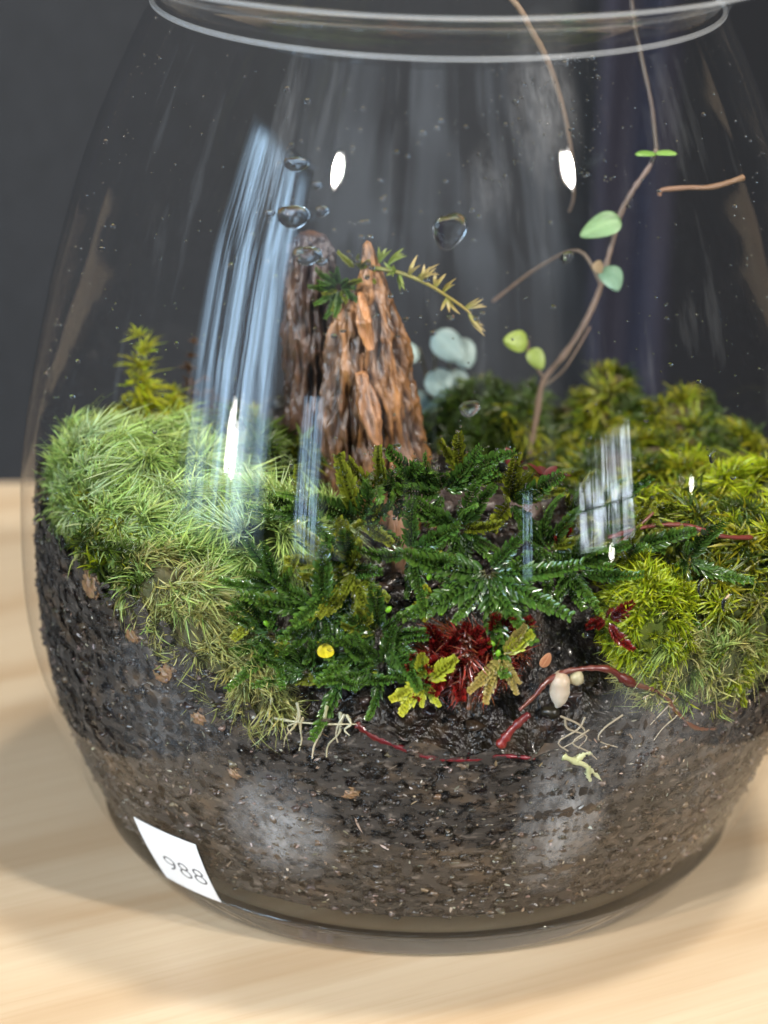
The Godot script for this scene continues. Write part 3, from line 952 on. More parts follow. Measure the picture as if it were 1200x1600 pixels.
	for p in [[Vector3(48, 82, -50), Vector3(16, 9, 12), 60], [Vector3(72, 82, -34), Vector3(14, 12, 14), 60], [Vector3(50, 85, -20), Vector3(20, 8, 14), 60], [Vector3(47, 93, -47), Vector3(5, 10, 5), 26], [Vector3(66, 90, -36), Vector3(9, 10, 8), 40], [Vector3(57, 88, -40), Vector3(7, 7, 7), 24], [Vector3(38, 88, -50), Vector3(6, 6, 6), 20]]:
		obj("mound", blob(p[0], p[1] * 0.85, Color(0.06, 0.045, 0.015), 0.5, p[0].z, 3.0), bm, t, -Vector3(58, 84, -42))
		clump(t, p[0], p[1], p[2], olive.slice(0, 3) + dark, lm, 0.8, 1.2, "tuft", 0.7, 4.0, -0.2)
	t = thing("moss_hummock", "dark green moss hummock behind the driftwood on its right", "moss", Vector3(16, 84, -44))
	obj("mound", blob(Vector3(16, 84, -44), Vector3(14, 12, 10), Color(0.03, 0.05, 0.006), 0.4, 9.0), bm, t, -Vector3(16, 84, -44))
	clump(t, Vector3(16, 85, -44), Vector3(16, 14, 12), 90, dark + [olive[0]], lm, 0.8, 1.3, "tuft", 0.8, 4.0, -0.3)
	# ---- left back: upright plumes
	var gold := []
	var rust := []
	for k in 4:
		gold.append(tuft(44, 6.0, 0.7, 1.5, 0.6, Color(0.22, 0.2, 0.01), Color(0.46, 0.52, 0.02), 0.4))
		rust.append(tuft(36, 5.0, 0.7, 1.5, 0.6, Color(0.1, 0.045, 0.015), Color(0.2, 0.1, 0.035), 0.35))
	for p in [["moss_plume", "tall yellow green feathery moss plume at the back left", Vector3(-70, 86, -18), gold, [[0, 0, 32, 1.5], [-6, 2, 14, 1.1], [7, -1, 18, 1.2], [3, 5, 12, 1.2]]], ["moss_stalk", "rusty brown withered moss stalks right of the yellow plume", Vector3(-58, 86, -24), rust, [[0, 0, 29, 0.8], [5, 3, 20, 0.8], [-4, 1, 16, 0.8]]]]:
		var pm := thing(p[0], p[1], "moss", p[2])
		for q in p[4]:
			for k in 9:
				var u := k / 8.0
				var f := obj("tuft", p[3][rng.randi() % 4], lm, pm, Vector3(q[0] + rng.randf_range(-1, 1), q[2] * u, q[1] + rng.randf_range(-1, 1)))
				f.basis = frame(Vector3(rng.randf_range(-0.3, 0.3), 1, rng.randf_range(-0.2, 0.3)), rv()) * Basis.from_scale(Vector3.ONE * q[3] * (1.05 - 0.75 * u))
	# ---- leafy greens between cushion and wood, in the window's reflection
	t = thing("moss_mat", "dark green moss mat between the left cushion and the driftwood", "moss", Vector3(-42, 92, 18))
	clump(t, Vector3(-42, 90, 14), Vector3(17, 16, 16), 90, dark + [olive[2]], lm, 0.9, 1.4, "tuft", 0.7, 4.0, -0.2)

func ferns() -> void:
	dew_mat = mat(Color.WHITE, 0.0, {"refraction_enabled": true, "refraction_scale": 0.033})
	dew_mat.albedo_color = Color(1, 1, 1, 0)
	for k in 4: dews.append(dew(14.0, 2.4, 0.25))
	var deep := []
	var mid := []
	var lime := []
	var bright_ := []
	var red := []
	var gold := []
	for k in 5:
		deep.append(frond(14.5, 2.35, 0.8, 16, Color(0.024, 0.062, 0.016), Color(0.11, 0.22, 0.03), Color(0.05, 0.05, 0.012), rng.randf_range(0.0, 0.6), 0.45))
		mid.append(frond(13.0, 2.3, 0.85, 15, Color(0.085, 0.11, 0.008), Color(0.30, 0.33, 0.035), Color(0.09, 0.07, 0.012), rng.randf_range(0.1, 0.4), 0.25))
	bright_.append(frond(12.0, 2.8, 0.8, 15, Color(0.14, 0.19, 0.012), Color(0.34, 0.42, 0.03), Color(0.09, 0.07, 0.012), 0.3, 0.3))
	for k in 3:
		lime.append(frond(9.0, 2.3, 1.0, 9, Color(0.34, 0.38, 0.02), Color(0.62, 0.62, 0.06), Color(0.2, 0.16, 0.02), 0.3, 0.2))
		red.append(frond(13.0, 3.0, 0.9, 16, Color(0.08, 0.005, 0.005), Color(0.22, 0.016, 0.013), Color(0.12, 0.01, 0.008), 0.4, 0.4))
		gold.append(frond(11.0, 1.9, 0.8, 12, Color(0.22, 0.2, 0.035), Color(0.45, 0.33, 0.10), Color(0.25, 0.17, 0.04), 0.3, 0.25))
	var wet := vmat(0.24, 0.22, {"clearcoat_enabled": true, "clearcoat": 0.8, "clearcoat_roughness": 0.08})
	var soft := vmat(0.35, 0.45)
	# each plant: base, frond angles, meshes, scale, tilt, label
	for p in [
		[Vector3(-15.5, 97, 80), [95, 60, 125, 20, -15, -55, 200, 235, 265, 160], deep + mid, 1.05, 0.3, "central rosette of glossy dark green fern moss close to the glass"],
		[Vector3(-14.5, 99, 81), [92, 270, 245, 110], mid, 1.15, 0.25, "olive fern moss sprigs crossing the central dark rosette"],
		[Vector3(-21, 90, 83), [190, 225, 260, 290, 330, 160], deep + [mid[3]], 1.0, 0.2, "dark blue green fern moss below and left of the central rosette"],
		[Vector3(-31, 93, 79), [100, 150, 185, 215, 245, 40, 70], deep + [mid[4], mid[1]], 0.95, 0.25, "dim fern moss at the left edge of the ferns beside the straw moss"],
		[Vector3(-32, 83, 82), [90, 130, 170, 215, 20, 60, 260], deep, 0.85, 0.15, "dark fern moss low on the left above the white roots"],
		[Vector3(-9, 86, 86), [10, 40, 175, 200, -20, 240, 300, 90, 140], deep + [mid[4], mid[1]], 0.95, 0.2, "fern moss with smooth green tips under the central rosette"],
		[Vector3(-17, 76, 86), [20, 60, 100, 150, 200, -20, 250], deep + [mid[0]], 0.8, 0.12, "lowest dark fern moss just above the bare soil"],
		[Vector3(-24, 76, 86), [30, 75, 120, 170, 0, 210], deep, 0.8, 0.1, "low dark fern moss left of the lowest one, over the cream roots"],
		[Vector3(-8, 79, 88), [0, 35, 80, 140, 190, -25, 230], deep + [mid[1]], 0.8, 0.12, "low dark fern moss left of the crimson tangle"],
		[Vector3(-8.6, 107, 58), [10, 45, 100, 150, 175, -15], deep + [mid[1]], 1.05, 0.5, "fern moss arching up in front of the driftwood foot"],
		[Vector3(4, 108, 58), [25, 50, 160, 0, 130, 185], deep, 1.1, 0.4, "fern moss spray reaching right above the grey wood chip"],
		[Vector3(8, 104, 70), [20, 60, 100, 140, 175, -30, 210, 250, 290], deep + [mid[3]], 1.0, 0.4, "fern moss spreading over the top of the dark hollow"],
		[Vector3(14, 99, 82), [265, 290, 240, 220, 310, 330], deep, 1.25, 0.12, "long fern moss frond hanging down right of the centre"],
		[Vector3(-2.6, 101, 77), [15, 45, 330, 100, 200, 290], deep + [mid[4], mid[1]], 0.95, 0.35, "fern moss between the central rosette and the hanging frond"],
		[Vector3(-14, 105, 69), [70, 110, 30, 150, 350], deep + mid, 1.1, 0.4, "upright fern moss right behind the central rosette"],
		[Vector3(27, 101, 72), [20, 60, 100, 150, 200, 330, 290], deep + [mid[3]], 1.0, 0.35, "fern moss in the shade right of the hanging frond"],
		[Vector3(33, 97, 74), [200, 240, 290, 330, 20, 80], deep, 0.85, 0.25, "small dim fern moss above the dark hole on the right"],
		[Vector3(38, 103, 62), [20, 60, 110, 160, -20], deep + mid, 0.95, 0.4, "fern moss beneath the mirrored shop windows"],
		[Vector3(45, 98, 64), [10, 60, 120, 180, 300, 240], deep + mid, 0.9, 0.35, "fern moss meeting the yellow bank on the right"],
		[Vector3(19, 104, 53), [30, 70, 110, 150, 0, 190, 320], deep + mid, 1.0, 0.5, "fern moss around the maroon seedlings"],
		[Vector3(33, 103, 55), [20, 60, 100, 140, 330, 200], deep + mid, 0.95, 0.5, "fern moss behind the mirrored blue line, under the vine"],
		[Vector3(8, 108, 47), [30, 90, 140, 170, 10], deep + mid, 0.9, 0.5, "fern moss at the right foot of the driftwood"],
		[Vector3(48, 101, 52), [20, 70, 120, 170, 300], mid + bright_, 0.9, 0.5, "olive fern moss sinking into the yellow moss bank"],
		[Vector3(58, 95, 62), [30, 80, 150, 200, 260, 320], deep + [mid[2]], 0.85, 0.3, "fern moss with red runners in front of the right bank"],
		[Vector3(-26, 103, 62), [60, 100, 140, 20, 180], deep + [mid[4], mid[1]], 0.95, 0.4, "fern moss between the pale star and the driftwood"],
	]:
		var t := thing("fern_moss", p[5], "moss", p[0])
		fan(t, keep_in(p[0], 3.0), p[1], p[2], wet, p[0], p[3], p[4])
	var lt := thing("moss_sprig", "bright yellow green forked moss sprig over black soil at bottom centre", "moss", Vector3(1, 76, 90))
	fan(lt, to_glass(Vector3(1.2, 77.5, 90), 1.6), [205, 235, 262, 295], lime, soft, Vector3(0, 0, 1), 0.85, -0.02)
	lt = thing("moss_sprig", "golden withered moss sprig curling above the forked red stick", "moss", Vector3(18, 81, 88))
	fan(lt, to_glass(Vector3(17, 83, 88.5), 1.8), [255, 285, 310, 225], gold + lime.slice(0, 1), soft, Vector3(18, 0, 88), 0.85, 0.05)
	lt = thing("moss_sprig", "tiny lime moss sprig right of the central rosette", "moss", Vector3(3, 92, 84))
	fan(lt, Vector3(2.5, 93, 83), [120, 200, 260], lime, soft, Vector3(0, 0, 1), 0.55, 0.2)
	for r in [[Vector3(8, 82, 86), [30, 80, 120, 170, 210, 250, 300, 340], "crimson moss tangle in the hollow under the hanging frond"], [Vector3(4, 80, 87), [100, 150, 190, 230, 40], "glossy red moss shoots at the left of the crimson tangle"], [Vector3(17, 84, 84), [60, 120, 250, 290, 200], "dark maroon moss right of the crimson tangle"], [Vector3(30, 101, 70), [30, 80, 150], "small scarlet moss shoot among the ferns on the right"], [Vector3(40, 88, 80), [40, 120, 200, 280], "brownish pink moss rags beside the dark hole"]]:
		var t := thing("red_moss", r[2], "moss", r[0])
		fan(t, keep_in(r[0], 3.0), r[1], red, wet, r[0], 0.68 if r[0].x < 25 else 0.5, 0.25)
	var fuzz := []
	for k in 4:
		fuzz.append(tuft(44, 3.6, 0.42, 1.6, 0.8, Color(0.05, 0.008, 0.005), Color(0.26, 0.035, 0.018) if k % 2 == 0 else Color(0.2, 0.07, 0.025), 0.5))
	var rt := thing("red_moss", "feathery rust and crimson moss filling the hollow below the hanging frond", "moss", Vector3(10, 80, 86))
	clump(rt, Vector3(9, 79, 84), Vector3(9, 6, 5), 46, fuzz, wet, 0.7, 1.1, "tuft", 0.3, 2.5, -0.9)
	clump(rt, Vector3(18, 82, 82), Vector3(6, 5, 5), 16, fuzz, wet, 0.6, 0.9, "tuft", 0.3, 2.5, -0.9)
	# maroon seedlings at the back of the ferns
	for s in [[Vector3(9, 104, 36), 7, "maroon seedling beside the driftwood foot"], [Vector3(20, 107, 40), 5, "single maroon leaf pair against the blue line"], [Vector3(27, 106, 44), 8, "larger maroon seedling under the vine"]]:
		var t := thing("seedling", s[2], "seedling", s[0])
		for k in s[1]:
			var lf := MB.new()
			var a := rng.randf() * TAU
			lf.leaf(Vector3.ZERO, Vector3(cos(a), rng.randf_range(0.3, 1.4), sin(a)).normalized(), Vector3(-sin(a), 0, cos(a)), rng.randf_range(5, 7.5), 2.8, Vector3(0, -0.2, 0), 6, Color(0.07, 0.012, 0.012), Color(0.13, 0.03, 0.025), 0.3)
			obj("leaf", lf, soft, t)
	# moss on top of the driftwood
	var tm := thing("perched_moss", "green moss sprigs hanging from the notch at the top of the driftwood", "moss", Vector3(-22, 141, 8))
	fan(tm, Vector3(-21, 140, 10), [150, 160, 170, 185, 195, 205, 215, 225, 100, 250, 60, 30, 285, 120, 135], [deep[0], deep[1], mid[0]], soft, Vector3(-0.1, 0, 1), 0.42, 0.5)
	fan(tm, Vector3(-17, 143, 5), [80, 110, 40, 20, 150], [mid[0], mid[1]], soft, Vector3(0, 0, 1), 0.4, 0.5)
	tm = thing("perched_moss", "yellow brown moss strand reaching right from the driftwood tip", "moss", Vector3(-10, 143, 6))
	var arm := MB.new()
	arm.tube(curve([Vector3(-6, 1, 0), Vector3(2, 0.5, 2), Vector3(9, -1.5, 4), Vector3(16, -5.5, 5), Vector3(19.5, -8, 5.5)], 20), taper(21, 0.55, 0.3), 6, Color(0.14, 0.16, 0.02), Color(0.3, 0.22, 0.06))
	obj("stem", arm, soft, tm)
	for q in [[Vector3(2, 0.5, 2), Vector3(-0.6, 0.4, 0.3), 0], [Vector3(3, 0.3, 2.2), Vector3(-0.2, -1, 0.3), 0], [Vector3(5, 0, 3), Vector3(0.2, 1, 0.2), 1], [Vector3(8, -1, 4), Vector3(0.25, 1, 0.2), 1], [Vector3(7, -0.6, 3), Vector3(0.7, 0.9, 0.3), 1], [Vector3(11, -2.5, 4), Vector3(0.2, 1, 0.3), 1], [Vector3(13, -3.5, 4), Vector3(0.3, 0.8, 0.2), 1], [Vector3(14, -4.5, 4.5), Vector3(-0.2, -1, 0.3), 1], [Vector3(18, -7, 5), Vector3(0.7, 0.6, 0.2), 1], [Vector3(19, -8, 5), Vector3(0.5, -0.9, 0.2), 1], [Vector3(-2, 2, 0), Vector3(0.1, 1, -0.1), 0], [Vector3(0, 1.5, 0), Vector3(0.4, 1, -0.2), 0]]:
		var f := MB.new()
		for k in 4:
			var d := (q[1] as Vector3 + rv() * 0.35).normalized()
			f.leaf(Vector3.ZERO, d, d.cross(Vector3(0.2, 0.1, 1)).normalized(), rng.randf_range(3, 4.6), 0.85, Vector3(0.35, -0.15, 0) + rv() * 0.35, 6, Color(0.22, 0.22, 0.03) if q[2] == 1 else Color(0.1, 0.16, 0.02), Color(0.5, 0.36, 0.14) if q[2] == 1 else Color(0.22, 0.26, 0.05), 0.4)
		obj("leaf", f, soft, tm, q[0])
	# bright rounded young tips
	var tip := SphereMesh.new()
	tip.radius = 0.0006; tip.height = 0.0019
	var k2 := 0
	for q in [[-7, 92, 87.5, "left of the yellow petal"], [2.2, 91.5, 85, "right of the central rosette"], [4.2, 91, 86, "above the crimson tangle"], [16.5, 83.5, 89.5, "at the end of the hanging frond"], [15, 85.5, 89, "near the end of the hanging frond"], [1.5, 97.5, 82, "on the spray right of centre"], [0.5, 99.8, 80, "high on the spray right of centre"], [-33, 86.5, 84, "low on the left beside the straw moss"]]:
		var o := obj("moss_bud", tip, mat(Color(0.16, 0.36, 0.02), 0.25), self, keep_in(Vector3(q[0], q[1], q[2]), 1.5))
		o.rotation = Vector3(0.4, 0, rng.randf_range(-1.2, 1.2))
		tag(o, "shiny lime green moss bud " + q[3], "moss bud")
		k2 += 1
	var pet := obj("yellow_petal", round_leaf(4.0, 3.3, 0.06, Color(0.5, 0.4, 0.01), Color(0.75, 0.6, 0.02)), mat(Color.WHITE, 0.4, {"vertex_color_use_as_albedo": true}), self, Vector3(-19.8, 82, 91.2))
	pet.rotation = Vector3(-0.1, -0.2, 0.25)
	tag(pet, "small round yellow petal stuck to the glass among the dark ferns", "petal")
	var yl := obj("curled_leaf", round_leaf(4.5, 7.0, 0.9, Color(0.35, 0.28, 0.05), Color(0.45, 0.33, 0.1)), vmat(0.35, 0.4), self, Vector3(7, 92, 80))
	yl.rotation = Vector3(0.2, 0.2, 1.9)
	tag(yl, "curled yellowish leaf with brown veins in the hollow", "leaf")

func roots() -> void:
	var wet := vmat(0.42, 0.0, {"clearcoat_enabled": true, "clearcoat": 0.35, "clearcoat_roughness": 0.15})
	var strand := func(called: String, label: String, cat: String, pts: Array, r0: float, r1: float, c0: Color, c1: Color, steps := 30) -> Node3D:
		if called.contains("root") or called.contains("stick"):
			for k in pts.size(): pts[k] = to_glass(pts[k], r0 * 0.75)
		var m := MB.new()
		m.tube(curve(pts, steps), taper(steps + 1, r0 * 0.9, r1 * 0.9, 0.24), 9, c0, c1, 0.5, nw)
		m.smooth()
		return tag(obj(called, m, wet, self), label, cat)
	strand.call("red_root", "long thin crimson root running along the glass above the bare soil", "root", [Vector3(-13, 67.2, 91.3), Vector3(-9.5, 64.6, 91.7), Vector3(-6, 63.2, 91.9), Vector3(0.9, 60.4, 91.9), Vector3(6, 59.6, 91.5), Vector3(11.9, 59.5, 91.1), Vector3(18, 60, 90), Vector3(25.1, 58.7, 88.2)], 0.85, 0.45, Color(0.09, 0.004, 0.007), Color(0.16, 0.008, 0.013), 50)
	strand.call("root_arch", "reddish brown root arching over the white nodule", "root", [Vector3(21, 71, 88.5), Vector3(24, 74, 88), Vector3(27, 77.3, 87.6), Vector3(32, 79.2, 86.2), Vector3(39, 78.4, 83.3), Vector3(43, 75.6, 81.3), Vector3(45.8, 73.2, 80)], 0.5, 1.0, Color(0.13, 0.035, 0.02), Color(0.09, 0.01, 0.008), 40)
	strand.call("root_runner", "thin rusty root running down the glass at lower right", "root", [Vector3(45.6, 73.4, 80), Vector3(52.3, 69.4, 75.8), Vector3(55, 65, 73.6), Vector3(57.1, 62.3, 72.0), Vector3(61, 58, 68.6), Vector3(66, 55.4, 63.2)], 0.7, 0.45, Color(0.13, 0.05, 0.03), Color(0.17, 0.08, 0.05), 36)
	strand.call("red_stick", "short glossy dark red stick slanting out of the black soil", "stick", [Vector3(17.4, 62.3, 90), Vector3(18.6, 64.4, 89.6), Vector3(20, 66.6, 89.2), Vector3(22.9, 69.6, 87.4)], 1.15, 0.85, Color(0.2, 0.02, 0.015), Color(0.11, 0.015, 0.012), 16)
	strand.call("dry_stem", "thin brown stalk hanging below the crimson moss", "stem", [Vector3(10.5, 77, 90), Vector3(10.7, 74, 91), Vector3(10.6, 71.2, 91.6)], 0.4, 0.65, Color(0.16, 0.07, 0.03), Color(0.22, 0.1, 0.05), 14)
	strand.call("runner", "long dark red runner crossing the ferns on the right", "stem", [Vector3(40, 103, 70), Vector3(49, 103.5, 64), Vector3(57, 102.5, 60), Vector3(66, 99, 57), Vector3(73, 97, 52)], 0.5, 0.6, Color(0.12, 0.03, 0.02), Color(0.16, 0.03, 0.02), 36)
	strand.call("runner", "short brown runner rising in front of the right moss bank", "stem", [Vector3(36, 98, 74), Vector3(43, 101.5, 68), Vector3(50, 106, 62)], 0.5, 0.4, Color(0.12, 0.05, 0.02), Color(0.15, 0.05, 0.03), 24)
	# white nodule
	var nd := MB.new()
	nd.tube(curve([Vector3(0, 4.5, -0.5), Vector3(0.1, 3, 0), Vector3(0.2, 0, 0.2), Vector3(0, -2.6, 0.2), Vector3(-0.4, -3.8, 0)], 22), [0.5, 1.0, 1.4, 1.7, 1.9, 2.05, 2.1, 2.1, 2.0, 2.05, 2.1, 2.15, 2.2, 2.15, 2.1, 2.0, 1.9, 1.75, 1.5, 1.2, 0.9, 0.6, 0.3], 18, Color(0.36, 0.26, 0.17), Color(0.6, 0.53, 0.43), 0.3, nw)
	nd.smooth()
	tag(obj("root_nodule", nd, vmat(0.4, 0.0, {"subsurf_scatter_enabled": true, "subsurf_scatter_strength": 0.1}), self, Vector3(29.8, 74.5, 88.2)), "plump cream white root nodule below the arching root", "root nodule")
	var nd2 := MB.new()
	nd2.tube(curve([Vector3(-1.2, 1.2, 0), Vector3(0, 0, 0.3), Vector3(1.3, -0.9, 0)], 12), [0.4, 1.0, 1.4, 1.6, 1.7, 1.7, 1.6, 1.6, 1.5, 1.3, 1.0, 0.7, 0.3], 14, Color(0.4, 0.36, 0.22), Color(0.35, 0.3, 0.18), 0.25, nw)
	nd2.smooth()
	tag(obj("root_nodule", nd2, vmat(0.4), self, Vector3(33.6, 77, 86.8)), "small olive cream nodule right beside the white one", "root nodule")
	var sc := obj("striped_scale", round_leaf(2.6, 3.6, 0.2, Color(0.3, 0.09, 0.04), Color(0.5, 0.28, 0.14)), wet, self, Vector3(26, 80, 88.6))
	sc.rotation = Vector3(0, 0.3, -0.5)
	tag(sc, "striped orange brown bud scale left of the arching root", "bud scale")
	# pale roots under the ferns
	var t := thing("root_tuft", "tuft of bleached cream roots pressed on the glass at bottom left of the ferns", "root", Vector3(-22, 65, 89))
	var roots_of := [[Vector3(-31, 66.2, 87.0), Vector3(-26, 66.2, 88.6), Vector3(-20, 66.6, 90.3), Vector3(-13, 67.4, 91.5)]]
	for e in [[-28.5, 59.6, 87.0], [-25.3, 59.2, 88.3], [-22.5, 57.7, 89.0], [-19.4, 58.6, 89.8], [-27, 63, 88.0], [-17, 62.5, 90.5], [-31, 62, 86.4], [-14.5, 64.5, 91.2]]:
		var x0: float = e[0] + rng.randf_range(-1.5, 3.5)
		roots_of.append([Vector3(x0, rng.randf_range(66.5, 71.0), e[2]), Vector3(lerpf(x0, e[0], 0.3) + rng.randf_range(-1.2, 1.2), lerpf(68.8, e[1], 0.35), e[2]), Vector3(lerpf(x0, e[0], 0.7) + rng.randf_range(-1.4, 1.4), lerpf(68.8, e[1], 0.7), e[2]), Vector3(e[0], e[1], e[2])])
	for q in roots_of:
		for k in q.size(): q[k] = to_glass(q[k], 0.12 if q[k].y < 68.0 else 1.2) - Vector3(-22, 65, 89)
		var m := MB.new()
		m.tube(curve(q, 22), taper(23, 0.36, 0.14, 0.25), 7, hue(Color(0.34, 0.3, 0.17), 0.25), hue(Color(0.46, 0.42, 0.28), 0.2), 0.4, nw)
		obj("root", m, wet, t)
	t = thing("lichen_scrap", "pale yellow green lichen scrap stuck to the glass at lower right", "lichen", Vector3(35, 57, 85))
	for q in [[Vector3(31.2, 58.6, 86.2), Vector3(33.5, 57.2, 85.4), Vector3(36.8, 55, 83.9), Vector3(40, 50.6, 81.2)], [Vector3(34, 57, 85.2), Vector3(36, 58.6, 84.2), Vector3(37.5, 58, 83.6)], [Vector3(36.8, 55, 83.8), Vector3(37, 52.5, 83.2), Vector3(37.6, 51, 82.6)]]:
		for k in q.size(): q[k] = to_glass(q[k], 0.45) - Vector3(35, 57, 85)
		var m := MB.new()
		m.tube(curve(q, 14), taper(15, 0.9, 0.35, 0.35), 8, Color(0.45, 0.46, 0.22), Color(0.5, 0.5, 0.3), 0.5, nw)
		obj("branch", m, wet, t)
	# hair roots in front of the soil on the right, and bits of bark at the left
	t = thing("hair_root", "fine pale hair roots below the arching root on the right", "root", Vector3(38, 68, 82))
	for k in 7:
		var x := rng.randf_range(29, 56)
		var h := rng.randf_range(62, 72)
		var d := rad_to_deg(asin(x / 93.0))
		var q := []
		for j in 4: q.append(on_glass(d + sin(j * 1.7 + k) * 2.0, h - j * 2.6, -WALL - 0.2) - Vector3(38, 68, 82))
		var m := MB.new()
		m.tube(curve(q, 14), taper(15, 0.28, 0.16), 6, Color(0.3, 0.25, 0.17), Color(0.35, 0.3, 0.22))
		obj("root", m, wet, t)
	var place := ["under the dark moss tangle at far left", "lower in the mud left of the straw moss", "beside the straw moss halfway down", "in the mud below the straw moss", "in the mud left of the white roots", "low in the mud left of centre"]
	var spots := [[-53.0, 83.0, 4.0], [-43.0, 76.0, 2.6], [-37.0, 70.0, 3.2], [-31.0, 62.0, 2.4], [-26.0, 50.0, 1.8], [-9.0, 50.0, 2.0]]
	for k in 6:
		var s: Array = spots[k]
		var m := blob(Vector3.ZERO, Vector3(s[2], s[2] * 0.75, 1.0), Color(0.2, 0.115, 0.055), 0.5, k * 13.0, -999.0)
		var o := obj("bark_flake", m, vmat(0.45), self, on_glass(s[0], s[1], -WALL - 0.8))
		o.rotation = Vector3(0.0, deg_to_rad(s[0]), rng.randf_range(-0.6, 0.6))
		tag(o, "tan flake of bark " + place[k], "bark flake")

func vine() -> void:
	var sm := vmat(0.5)
	var lm := vmat(0.45, 0.5)
	var base := Vector3(28, 86, -30)
	var t := thing("creeping_vine", "slender creeping vine climbing the right side inside the jar", "vine", base)
	var st := MB.new()
	st.tube(curve([Vector3(26, 86, -31), Vector3(27.5, 97, -30.5), Vector3(28.7, 105.5, -30), Vector3(33.9, 113.7, -28), Vector3(38, 122, -26), Vector3(41, 130.3, -25), Vector3(42.6, 139.2, -22), Vector3(44.9, 150.9, -20), Vector3(47.5, 158, -17), Vector3(51, 164.5, -15), Vector3(52.2, 168.9, -14)], 60), taper(61, 0.8, 0.55, 0.18), 10, Color(0.2, 0.14, 0.1), Color(0.28, 0.2, 0.16), 0.2, nw)
	obj("stem", st, sm, t, -base)
	var up := MB.new()
	up.tube(curve([Vector3(52.2, 168.9, -14), Vector3(51, 178, -20), Vector3(48.7, 187, -24), Vector3(46, 198, -26), Vector3(44.3, 210, -28)], 30), taper(31, 0.55, 0.6, 0.12), 8, Color(0.07, 0.052, 0.042), Color(0.06, 0.045, 0.035), 0.2, nw)
	obj("stem", up, sm, t, -base)
	for q in [[[Vector3(41.5, 132, -24.5), Vector3(36.2, 139.1, -30), Vector3(27.2, 132.9, -38), Vector3(15.7, 122.2, -42)], 0.4, 0.3], [[Vector3(29, 106, -30), Vector3(25, 112, -30), Vector3(24.5, 116, -30)], 0.4, 0.3], [[Vector3(28.5, 104, -30), Vector3(34, 108, -33), Vector3(40, 118, -36)], 0.35, 0.2]]:
		var m := MB.new()
		m.tube(curve(q[0], 22), taper(23, q[1], q[2], 0.1), 7, Color(0.13, 0.1, 0.07), Color(0.2, 0.13, 0.09), 0.2, nw)
		obj("branch", m, sm, t, -base)
	# leaves: place, direction, facing, width, length, colours
	for q in [[Vector3(44.2, 151, -18), Vector3(-1, -0.42, 0.3), Vector3(-0.2, 0.75, 1), 6.4, 10.0, Color(0.17, 0.29, 0.13), Color(0.24, 0.37, 0.18), 0.5],
		[Vector3(42.5, 138.5, -20), Vector3(0.35, -0.6, 0.6), Vector3(0.2, 0.5, 1), 6.0, 7.0, Color(0.16, 0.27, 0.17), Color(0.2, 0.33, 0.22), 0.4],
		[Vector3(41.8, 138.5, -19), Vector3(-0.5, 0.1, 0.5), Vector3(0.4, 0.4, 1), 3.4, 4.0, Color(0.34, 0.25, 0.15), Color(0.4, 0.3, 0.18), 0.2],
		[Vector3(51.8, 168.5, -13), Vector3(-1, 0.05, 0.6), Vector3(0, 1, 0.25), 3.4, 5.4, Color(0.15, 0.3, 0.05), Color(0.2, 0.36, 0.08), 0.2],
		[Vector3(52.2, 168.7, -13), Vector3(1, 0.1, 0.7), Vector3(0, 1, 0.3), 3.2, 5.6, Color(0.2, 0.36, 0.07), Color(0.26, 0.42, 0.1), 0.2],
		[Vector3(24.5, 116, -29), Vector3(-1, 0.15, 0.4), Vector3(0.1, 0.4, 1), 5.6, 6.4, Color(0.24, 0.33, 0.05), Color(0.3, 0.38, 0.08), 0.3],
		[Vector3(25.5, 114, -29), Vector3(0.5, -0.8, 0.3), Vector3(0.1, 0.4, 1), 4.6, 5.6, Color(0.2, 0.28, 0.05), Color(0.25, 0.32, 0.07), 0.3]]:
		var l := obj("leaf", round_leaf(q[3], q[4], 0.3, q[5], q[6], q[7]), lm, t, q[0] - base)
		l.basis = frame(q[1], q[2])
	var v2 := thing("vine_shoot", "bare brown vine shoot hanging into the jar from the rim", "stem", Vector3(14, 214, -10))
	var hs := MB.new()
	hs.tube(curve([Vector3(12, 216, -10), Vector3(14.6, 207, -10), Vector3(18.6, 202, -11), Vector3(21.5, 197, -12), Vector3(26.3, 188, -15), Vector3(31.3, 172.5, -20), Vector3(33.8, 156, -24), Vector3(33, 150, -26)], 44), taper(45, 0.85, 0.45, 0.12), 8, Color(0.26, 0.18, 0.12), Color(0.12, 0.09, 0.07), 0.2, nw)
	obj("stem", hs, sm, v2, -Vector3(14, 214, -10))
	var lf := obj("leaf", round_leaf(3.0, 4.0, 0.3, Color(0.2, 0.36, 0.07), Color(0.26, 0.42, 0.1)), lm, v2, Vector3(16.8, 206.5, -9) - Vector3(14, 214, -10))
	lf.basis = frame(Vector3(1, 0.3, 0.3), Vector3(0, 0.8, 0.6))
	var tw := MB.new()
	tw.tube(curve([Vector3(0, -1.2, 0), Vector3(0.3, 0, 0), Vector3(6, 1, 1), Vector3(12, 1.9, 3), Vector3(18.6, 4.8, 5)], 26), taper(27, 0.55, 0.7, 0.12), 9, Color(0.24, 0.13, 0.08), Color(0.3, 0.17, 0.09), 0.25, nw)
	tag(obj("twig", tw, sm, self, Vector3(53, 161.2, -5)), "bare horizontal brown twig near the right wall high in the jar", "twig")
	# pale round leaves behind the wood
	var pb := Vector3(4, 86, -50)
	var pl := thing("round_leaf_plant", "plant with pale mint coin shaped leaves behind the driftwood", "plant", pb)
